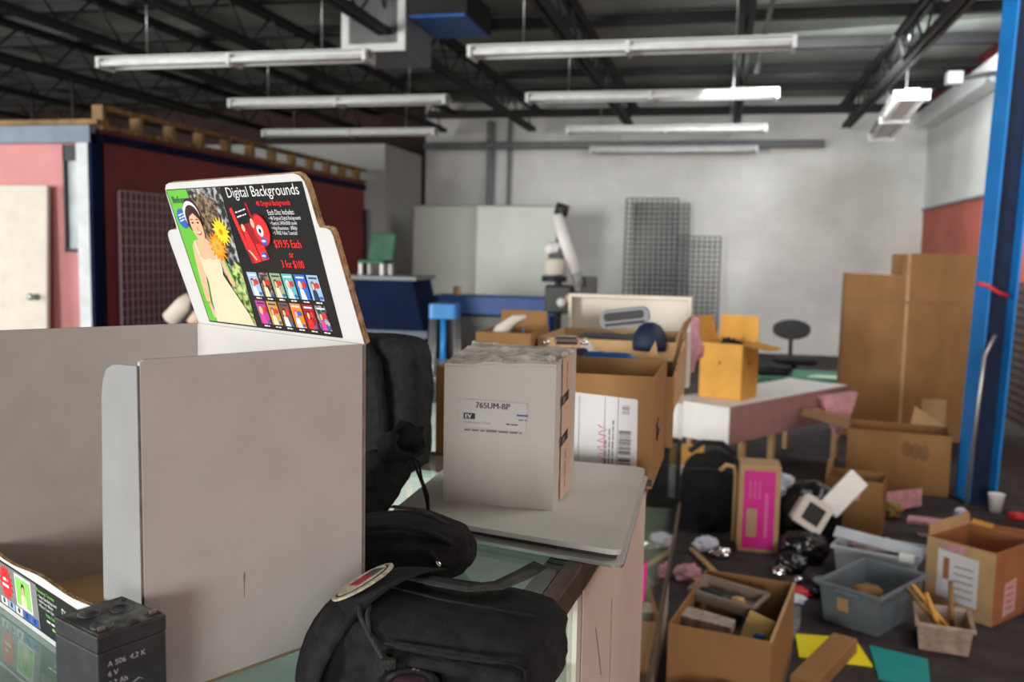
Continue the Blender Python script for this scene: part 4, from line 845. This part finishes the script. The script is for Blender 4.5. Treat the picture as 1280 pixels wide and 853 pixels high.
# tall flat cartons
t = thing('tall_carton', 'very large flat brown carton standing upright left of the blue column', 'cardboard box', (1.52, 8.05, 0), -3)
MB().prism([(-.55, 0), (.45, 0), (.45, 1.50), (-.06, 1.50), (-.075, 1.32), (-.54, 1.335)], -.16, .16, 'kraft', T(rx=90)).build('body', t, bevel=.006)
MB().box(-.54, .45, -.165, -.16, 1.10, 1.12, 'kraft_in').build('score_line', t); MB().box(-.08, -.055, -.163, -.16, 0, 1.50, 'kraft_l').build('seam', t); MB().box(.09, .27, -.164, -.16, .12, .34, 'kraft_l').build('label', t)
t = thing('tall_carton', 'narrower tall brown carton behind the very large one, almost touching the column', 'cardboard box', (1.85, 8.35, 0), -3)
MB().box(-.45, .30, -.1, .1, 0, 1.50, 'kraft').build('body', t, bevel=.006); MB().box(-.45, .3, -.104, -.1, 1.22, 1.24, 'kraft_in').build('score_line', t); MB().box(-.08, -.05, -.103, -.1, 0, 1.5, 'kraft_l').build('tape', t)
bc = carton('open_carton', 'big brown carton with flaps open in front of the very large upright one', (1.13, 6.22, 0), -8, .60, .36, .38, flaps=(None, None, None, 78), flap_len=.30)
MB().prism([(-.02, 0), (.20, 0), (.0, .12)], -.002, .002, 'kraft_l', T(.10, .17, .38) @ T(rx=90)).build('flap', bc)
MB().prism([(-.26, 0), (.02, 0), (-.03, -.26), (-.22, -.24)], -.002, .002, 'kraft_l', T(-.29, .10, .36, rz=-90, rx=-14)).build('flap', bc)
for i in range(3): MB().ell(.03 + i * .05, .28 - .01 * i, .03, .05, .0, .0008, mat('faded_print', (.20, .10, .04), .8), X=frame((.02, -.1805, 0), (1, 0, 0), (0, -1, 0))).build('stamp', bc)

# ================================================================== FLOOR CLUTTER
def blobo(name, label, cat, loc, r, k, amp=.2, fr=2, seed=1, rz=0, p=2.6, n=18, rot=None):
    return pil(name, label, cat, loc, lambda m: m.blob((0, 0, r[2]), r, k, amp, fr, seed, n, p), rz, rot)
t = thing('magenta_box', 'upright magenta printed box with pale edges, standing before the bench legs', 'box', (.215, 4.66, 0), 1)
MB().box(-.098, .098, -.09, .09, 0, .435, 'kraft_l').build('body', t, bevel=.006)
FM = frame((-.098, -.0905, 0), (1, 0, 0), (0, -1, 0)); m = MB().prism(quadr([(.022, .02), (.172, .02), (.172, .41), (.022, .41)], .004), 0, .001, 'magenta', FM)
m.prism(quadr([(.04, .08), (.09, .08), (.09, .22), (.04, .22)], .01), .001, .0014, 'kraft_l', FM); m.prism(quadr([(.052, .10), (.078, .10), (.078, .20), (.052, .20)], .004), .0014, .0018, mat('tan_print', (.45, .30, .2), .5), FM)
for i in range(3): m.box(.05 + i * .022, .057 + i * .022, .27, .36, .001, .0014, mat('light_magenta', (.72, .12, .40), .5), FM)
m.box(.125, .140, .08, .30, .001, .0014, MATS['light_magenta'], FM); m.build('front_print', t)
MB().box(.098, .099, -.07, .07, .20, .40, mat('pale_pink_print', (.70, .45, .48), .5)).build('side_label', t)
t = thing('duffel_bag', 'large black soft bag on the floor left of the magenta box', 'bag', (-.02, 5.02, 0), 0)
MB().blob((0, 0, .21), (.165, .22, .21), 'fabric', .12, 2, 81, 24, 3.2).build('body', t); ribbon([(-.12, -.05, .40), (-.05, -.08, .46), (.05, -.08, .46), (.12, -.05, .40)], .03, (0, 1, .2), .006, 'strap', 'handle', t)
MB().tube([(-.15, -.17, .33), (0, -.21, .35), (.15, -.17, .33)], .008, 'strap', 8).build('zip', t)
pil('umbrella_handle', 'curved wooden handle sticking out between the black bag and magenta box', 'handle', (.075, 4.74, 0), lambda m: m.tube([(.03, 0, 0), (.03, 0, .34), (.02, 0, .385), (-.02, 0, .39), (-.05, 0, .36)], .012, 'kraft_l', 10))
blobo('trash_bag', 'shiny black plastic rubbish bag right of the magenta box', 'rubbish bag', (.475, 4.82, 0), (.155, .15, .17), 'brownbag', .15, 2.2, 83, n=24)
blobo('trash_bag', 'smaller shiny black plastic bag directly in front of the bigger rubbish bag', 'rubbish bag', (.43, 4.50, 0), (.11, .08, .08), 'brownbag', .15, 2.4, 84)
# white device with dark screen resting on the bag
t = thing('white_device', 'white boxy device with square dark screen tilted on the rubbish bags', 'device', (.425, 4.53, .155), rot=(R(-14), R(32), R(6)))
MB().prism(rounded(-.075, .075, -.075, .075, .018), -.02, .02, 'offwhite', T(0, 0, .08, rx=90)).build('face_frame', t, bevel=.004); MB().box(-.045, .045, -.0225, -.02, .035, .125, 'ink').build('screen', t)
MB().box(-.06, .06, .02, .12, .02, .14, 'offwhite').build('housing', t, bevel=.01); MB().box(-.04, .07, .0, .035, .13, .36, 'white', T(.03, .04, .02, ry=12)).build('lid', t, bevel=.01)
blobo('packing_paper', 'crumpled pale blue-white paper behind the white device', 'paper', (.335, 5.10, 0), (.10, .08, .16), 'cloth', .3, 2, 85)
sc_ = carton('open_carton', 'medium brown open carton right of the white device', (.745, 5.16, 0), -14, .29, .25, .29, flaps=(None, None, None, -6), flap_len=.09, kf='kraft_l')
MB().prism(quadr([(-.04, .19), (.03, .18), (.035, .23), (-.03, .24)], .01), 0, .001, 'pink', frame((0, -.1255, 0), (1, 0, 0), (0, -1, 0))).build('pink_label', sc_)
blobo('paper_ball', 'pale crumpled paper on the left corner of the medium brown carton', 'paper', (.615, 5.11, .30), (.035, .03, .035), 'kraft_l', .3, 2.4, 86) if False else None
# clear bin behind the grey tote
t = thing('clear_bin', 'cloudy clear plastic bin with tilted lid behind the grey tote', 'storage bin', (.745, 4.34, 0), -20)
def tub(t, a, b, h, k, rim=.02, th=.006, tp=.88, kr=None):
    m = MB()
    for s_ in (1, -1):
        m.add([(-a * tp, s_ * b * tp, 0), (a * tp, s_ * b * tp, 0), (a, s_ * b, h), (-a, s_ * b, h), (-a * tp, s_ * (b * tp - th), 0), (a * tp, s_ * (b * tp - th), 0), (a, s_ * (b - th), h), (-a, s_ * (b - th), h)], [(0, 1, 2, 3), (7, 6, 5, 4), (3, 2, 6, 7)], k)
        m.add([(s_ * a * tp, -b * tp, 0), (s_ * a * tp, b * tp, 0), (s_ * a, b, h), (s_ * a, -b, h), (s_ * (a * tp - th), -b * tp, 0), (s_ * (a * tp - th), b * tp, 0), (s_ * (a - th), b, h), (s_ * (a - th), -b, h)], [(0, 1, 2, 3), (7, 6, 5, 4), (3, 2, 6, 7)], k)
    m.box(-a * tp, a * tp, -b * tp, b * tp, 0, th, k); m.build('body', t)
    m = MB(); q = a + rim; w_ = b + rim
    m.box(-q, q, -w_, -b, h - .012, h + .004, kr or k).box(-q, q, b, w_, h - .012, h + .004, kr or k).box(-q, -a, -b, b, h - .012, h + .004, kr or k).box(a, q, -b, b, h - .012, h + .004, kr or k); m.build('rim', t, bevel=.003)
tub(t, .18, .115, .155, 'clear', .012)
MB().box(-.19, .19, -.028, .028, 0, .010, 'clear', T(0, -.06, .185, rx=40, ry=5)).build('lid', t); MB().box(.10, .165, -.14, -.116, .14, .18, 'white').build('latch', t, bevel=.006)
blobo('mixed_papers', 'pinkish papers and odds heaped in the clear bin', 'papers', (.745, 4.35, .012), (.125, .075, .09), mat('mixed_papers_print', (.20, .10, .12), .6, var=.6, scale=14, col2=(.5, .36, .36)), .25, 2, 87)
t = thing('grey_tote', 'open slate-grey plastic tote with a paper label on the right floor', 'storage bin', (.640, 3.86, 0), 56)
tub(t, .20, .125, .165, 'tote', .014)
MB().box(-.232, -.214, -.05, .05, .15, .156, 'tote').build('handle', t, bevel=.004)
MB().prism(quadr([(.02, .08), (.08, .085), (.075, .15), (.02, .15)], .004), 0, .002, 'kraft_l', frame((-.2285, -.0, .0), (0, 1, 0), (-1, 0, -.12))).build('label', t) if False else MB().box(-.001, .0012, .025, .07, .065, .12, 'kraft_l', T(-.1775, -.02, .0, ry=-8.3)).build('label', t)
MB().prism(quadr([(-.20, .01), (-.02, .01), (-.03, .08), (-.21, .12)], .02), 0, .002, 'cloth', frame((.02, .1105, 0), (-1, 0, 0), (0, 1, -.09))).build('sticker', t)
blobo('brown_parcel', 'small brown parcel inside the grey tote', 'parcel', (.63, 3.92, .008), (.06, .045, .055), 'kraft_in', .1, 2, 88, p=5, rz=30)
# cartons at the right
rc = carton('open_carton', 'reddish open carton with white and pink labels, rightmost tall one on the floor', (1.10, 4.10, 0), 49, .34, .285, .30, k='kraft_r', kin='kraft_in', flaps=(None, None, 5, None), flap_len=.05, kf='kraft_l')
FL = frame((-.1705, .1425, 0), (0, -1, 0), (-1, 0, 0)); m = MB().box(.0, .285, .0, .298, 0, .0008, 'kraft_l', FL).build('front_tape', rc)
m = MB().prism(quadr([(.05, .06), (.22, .05), (.22, .25), (.05, .26)], .003), .0008, .0016, 'label', FL); m.box(.075, .10, .14, .23, .0016, .002, 'kraft_r', FL); 
for i in range(5): m.box(.12, .20, .08 + i * .03, .085 + i * .03, .0016, .002, 'greyink', FL)
m.build('white_label', rc); MB().box(.07, .17, .262, .29, .0009, .0016, 'pink', FL).build('pink_tape', rc)
FR2 = frame((-.17, -.1430, 0), (1, 0, 0), (0, -1, 0)); m = MB().prism(quadr([(.08, .02), (.18, .03), (.18, .17), (.09, .16)], .003), 0, .0012, mat('pink_label', (.60, .38, .36), .5), FR2)
for i in range(4): m.box(.10, .16, .05 + i * .028, .056 + i * .028, .0012, .0016, 'redp', FR2)
m.build('side_label', rc)
t = thing('small_basket', 'small tan plastic basket with sticks in it, in front of the reddish carton', 'basket', (.865, 3.66, 0), -8)
tub(t, .095, .105, .105, mat('tan_plastic', (.36, .26, .20), .5, var=.3, scale=30), .008)
for i, (x0, y0, x1, y1, z1) in enumerate(((.06, -.05, -.11, .03, .20), (.03, .0, -.12, .09, .17), (.0, -.06, -.07, -.02, .19), (.05, .06, .03, .05, .22))):
    pil('wooden_stick', ('longest', 'second', 'shortest', 'rearmost upright')[i] + ' yellow wooden stick poking out of the small tan basket', 'stick', (.865, 3.66, .008), lambda m: m.tube([(x0, y0, .012), (x1, y1, z1)], .009, 'kraft_y' if i % 2 == 0 else 'wood', 6))
blobo('plastic_wrap', 'crumpled dusty pink plastic wrap at the right edge of the floor', 'plastic wrap', (1.40, 3.90, 0), (.12, .14, .08), 'pink', .4, 2.2, 90, n=24)
lc = carton('low_carton', 'low orange-brown carton on the floor at the right edge behind the reddish one', (1.56, 4.98, 0), -20, .36, .22, .08, k='kraft_r', flaps=(None, None, None, 80), flap_len=.10, kf='kraft_y')
# printed sheets and long box in the foreground floor
pil('yellow_sheet', 'bright yellow cardboard sheet lying on the floor', 'cardboard sheet', (.47, 3.47, .001), lambda m: m.prism([(-.155, .10), (.06, .14), (.115, -.09), (-.135, -.11)], 0, .006, 'yellow'), rz=-6)
pil('teal_sheet', 'teal cardboard sheet lying on the floor right of the yellow sheet', 'cardboard sheet', (.69, 3.39, .001), lambda m: m.prism([(-.10, .16), (.09, .09), (.05, -.16), (-.11, -.12)], 0, .006, 'tealcard'))
t = thing('long_carton', 'long narrow brown carton lying across the yellow sheet', 'cardboard box', (.400, 3.27, .008), 66)
MB().box(-.22, .23, -.045, .045, 0, .055, 'kraft').build('body', t, bevel=.004); MB().box(.2301, .231, -.04, .04, .005, .05, 'kraft_in').build('end_flap', t)
t = pil('grey_rug_piece', 'light grey piece of cloth on the floor right of the crowded carton', 'cloth', (.300, 3.72, .001), lambda m: m.prism([(-.05, .17), (.07, .15), (.05, -.05), (.01, -.22), (-.08, -.20), (-.07, .0)], 0, .012, mat('light_grey_felt', (.16, .16, .165), .95, var=.35, scale=30)))
# crowded carton beside the counter
ac = carton('open_carton', 'open brown carton crowded with parts, on the floor beside the glass counter', (.085, 3.10, 0), -11, .32, .56, .29, k='kraft', flaps=(None,) * 4)
MB().box(.152, .1615, -.28, .28, .285, .293, 'kraft_l').build('frayed_rim', ac)
hh = .008
blobo('packing_heap', 'dark heap of parts filling the crowded carton by the counter', 'packing', (.09, 3.12, hh), (.125, .21, .10), mat('dark_parts', (.03, .022, .018), .6, var=.7, scale=20), .2, 2, 91, rz=-13, p=4)
t = thing('parts_tray', 'grey-brown rectangular tray of parts on top of the crowded carton', 'tray', (.062, 3.23, .235), rot=(R(4), R(3), R(-24)))
K['traycol'] = mat('taupe_plastic', (.22, .17, .14), .5); tub(t, .115, .065, .045, 'traycol', .009)
blobo('black_part', 'black moulded part in the grey-brown tray', 'part', (.015, 3.24, .245), (.06, .03, .016), 'blackplast', .2, 2, 92, rz=-28); blobo('beige_part', 'small tan part at the right of the grey-brown tray', 'part', (.095, 3.19, .242), (.025, .025, .018), 'kraft_l', .2, 2, 93)
pil('paper_pad', 'pale speckled paper pad sloping in the crowded carton', 'paper pad', (-.01, 3.02, .235), lambda m: m.prism([(-.09, .07), (.09, .03), (.10, -.06), (-.08, -.04)], 0, .025, mat('speckled_paper', (.34, .29, .25), .8, var=.35, scale=40), T(rx=-4)), rz=-16)
pil('yellow_card', 'yellow-tan card standing in the crowded carton', 'card', (.125, 3.02, .13), lambda m: m.box(-.045, .045, -.008, .008, 0, .15, mat('yellow_tan_card', (.55, .36, .12), .6), T(rx=-20, ry=14)), rz=-20)
blobo('blue_jar', 'dark blue lump of plastic at the right of the crowded carton', 'plastic part', (.175, 3.06, .10), (.04, .045, .07), 'bluebag', .15, 2, 94)
blobo('white_cloth', 'pale lavender cloth bundle in front of the crowded carton', 'cloth', (.02, 2.70, .0), (.14, .08, .085), 'cloth', .2, 2, 95, n=22)
# small shiny items between
rr = random.Random(12)
cl = [(.30, 4.22, 'chrome', (.03, .03, .03), 'small shiny metal bead, leftmost of the scatter behind the grey felt'), (.38, 4.16, 'chrome', (.022, .022, .022), 'small shiny metal ball next to the leftmost bead'), (.47, 4.19, 'steel', (.026, .024, .02), 'small steel nut left of the grey tote'),
      (.36, 4.33, 'brownbag', (.07, .05, .05), 'black lump of plastic behind the shiny beads'), (.36, 4.02, 'redp', (.06, .035, .022), 'red packet lying on the dark floor pile'), (.33, 3.94, 'cloth', (.07, .035, .02), 'pale blue flat packet in front of the red packet'),
      (.45, 4.06, 'brownbag', (.07, .06, .045), 'black plastic lump left of the grey tote'), (-.03, 4.52, 'cloth', (.06, .05, .04), 'lavender crumpled film in front of the large black bag'), (.04, 4.44, 'chrome', (.05, .03, .03), 'shiny silver foil in front of the large black bag'),
      (-.10, 4.08, 'pink', (.06, .05, .04), 'pinkish crumpled paper beside the counter foot')]
for i, (x, y, k, r_, lb) in enumerate(cl):
    blobo(('steel_bead', 'metal_ball', 'steel_nut', 'plastic_lump', 'red_packet', 'flat_packet', 'plastic_lump', 'crumpled_film', 'silver_foil', 'crumpled_paper')[i], lb, ('bead', 'ball', 'nut', 'plastic', 'packet', 'packet', 'plastic', 'plastic film', 'foil', 'paper')[i], (x, y, 0), r_, k, .25 if i > 2 else .03, 2.2, 100 + i, n=16)
pil('wooden_lath', 'thin tan wooden lath leaning near the counter foot', 'stick', (-.02, 4.25, .015), lambda m: m.tube([(-.08, .25, 0), (.05, -.10, .0)], .012, 'kraft_l', 6))
# papers near the column
pil('pink_magazine', 'pinkish magazine propped open on the floor left of the column foot', 'magazine', (1.08, 5.55, .001), lambda m: m.prism([(-.14, 0), (.09, .04), (.11, .14), (-.10, .12)], -.012, .012, 'pink', T(rx=68)), rz=18)
pil('pink_magazine', 'flat pinkish booklet in front of the propped magazine', 'magazine', (1.14, 5.36, .001), lambda m: m.prism([(-.10, -.04), (.09, -.05), (.11, .04), (-.07, .07)], 0, .02, 'pink'))
blobo('yellow_sponge', 'small yellow-brown crumpled piece right of the medium carton', 'sponge', (.98, 5.42, 0), (.05, .05, .05), mat('olive_yellow', (.28, .20, .05), .7), .3, 2, 121)
pil('yellow_strip', 'thin yellow-green strip on the floor behind the clear bin', 'strip', (.93, 4.83, .001), lambda m: m.prism([(-.10, .16), (-.08, .17), (.10, -.14), (.08, -.15)], 0, .006, MATS['olive_yellow']))
pil('paper_cup', 'white paper cup standing at the foot of the blue column', 'cup', (1.60, 5.74, 0), lambda m: m.lathe([(.032, 0), (.045, .10), (.048, .105), (.043, .103), (.03, .01), (.001, .01)], 'white', 20))
blobo('paper_ball', 'small white crumpled paper ball before the column foot', 'paper', (1.36, 5.52, 0), (.035, .035, .035), 'cloth', .25, 2, 122)
blobo('red_scrap', 'small red scrap right of the column foot', 'scrap', (1.67, 5.58, 0), (.05, .035, .025), 'redp', .3, 2, 123)
pil('floor_board_strip', 'flat dusty pink strip lying behind the reddish carton', 'strip', (1.30, 5.08, .001), lambda m: m.prism([(-.25, .05), (.28, -.10), (.26, -.16), (-.25, -.02)], 0, .012, mat('dusty_strip', (.16, .10, .09), .8)))
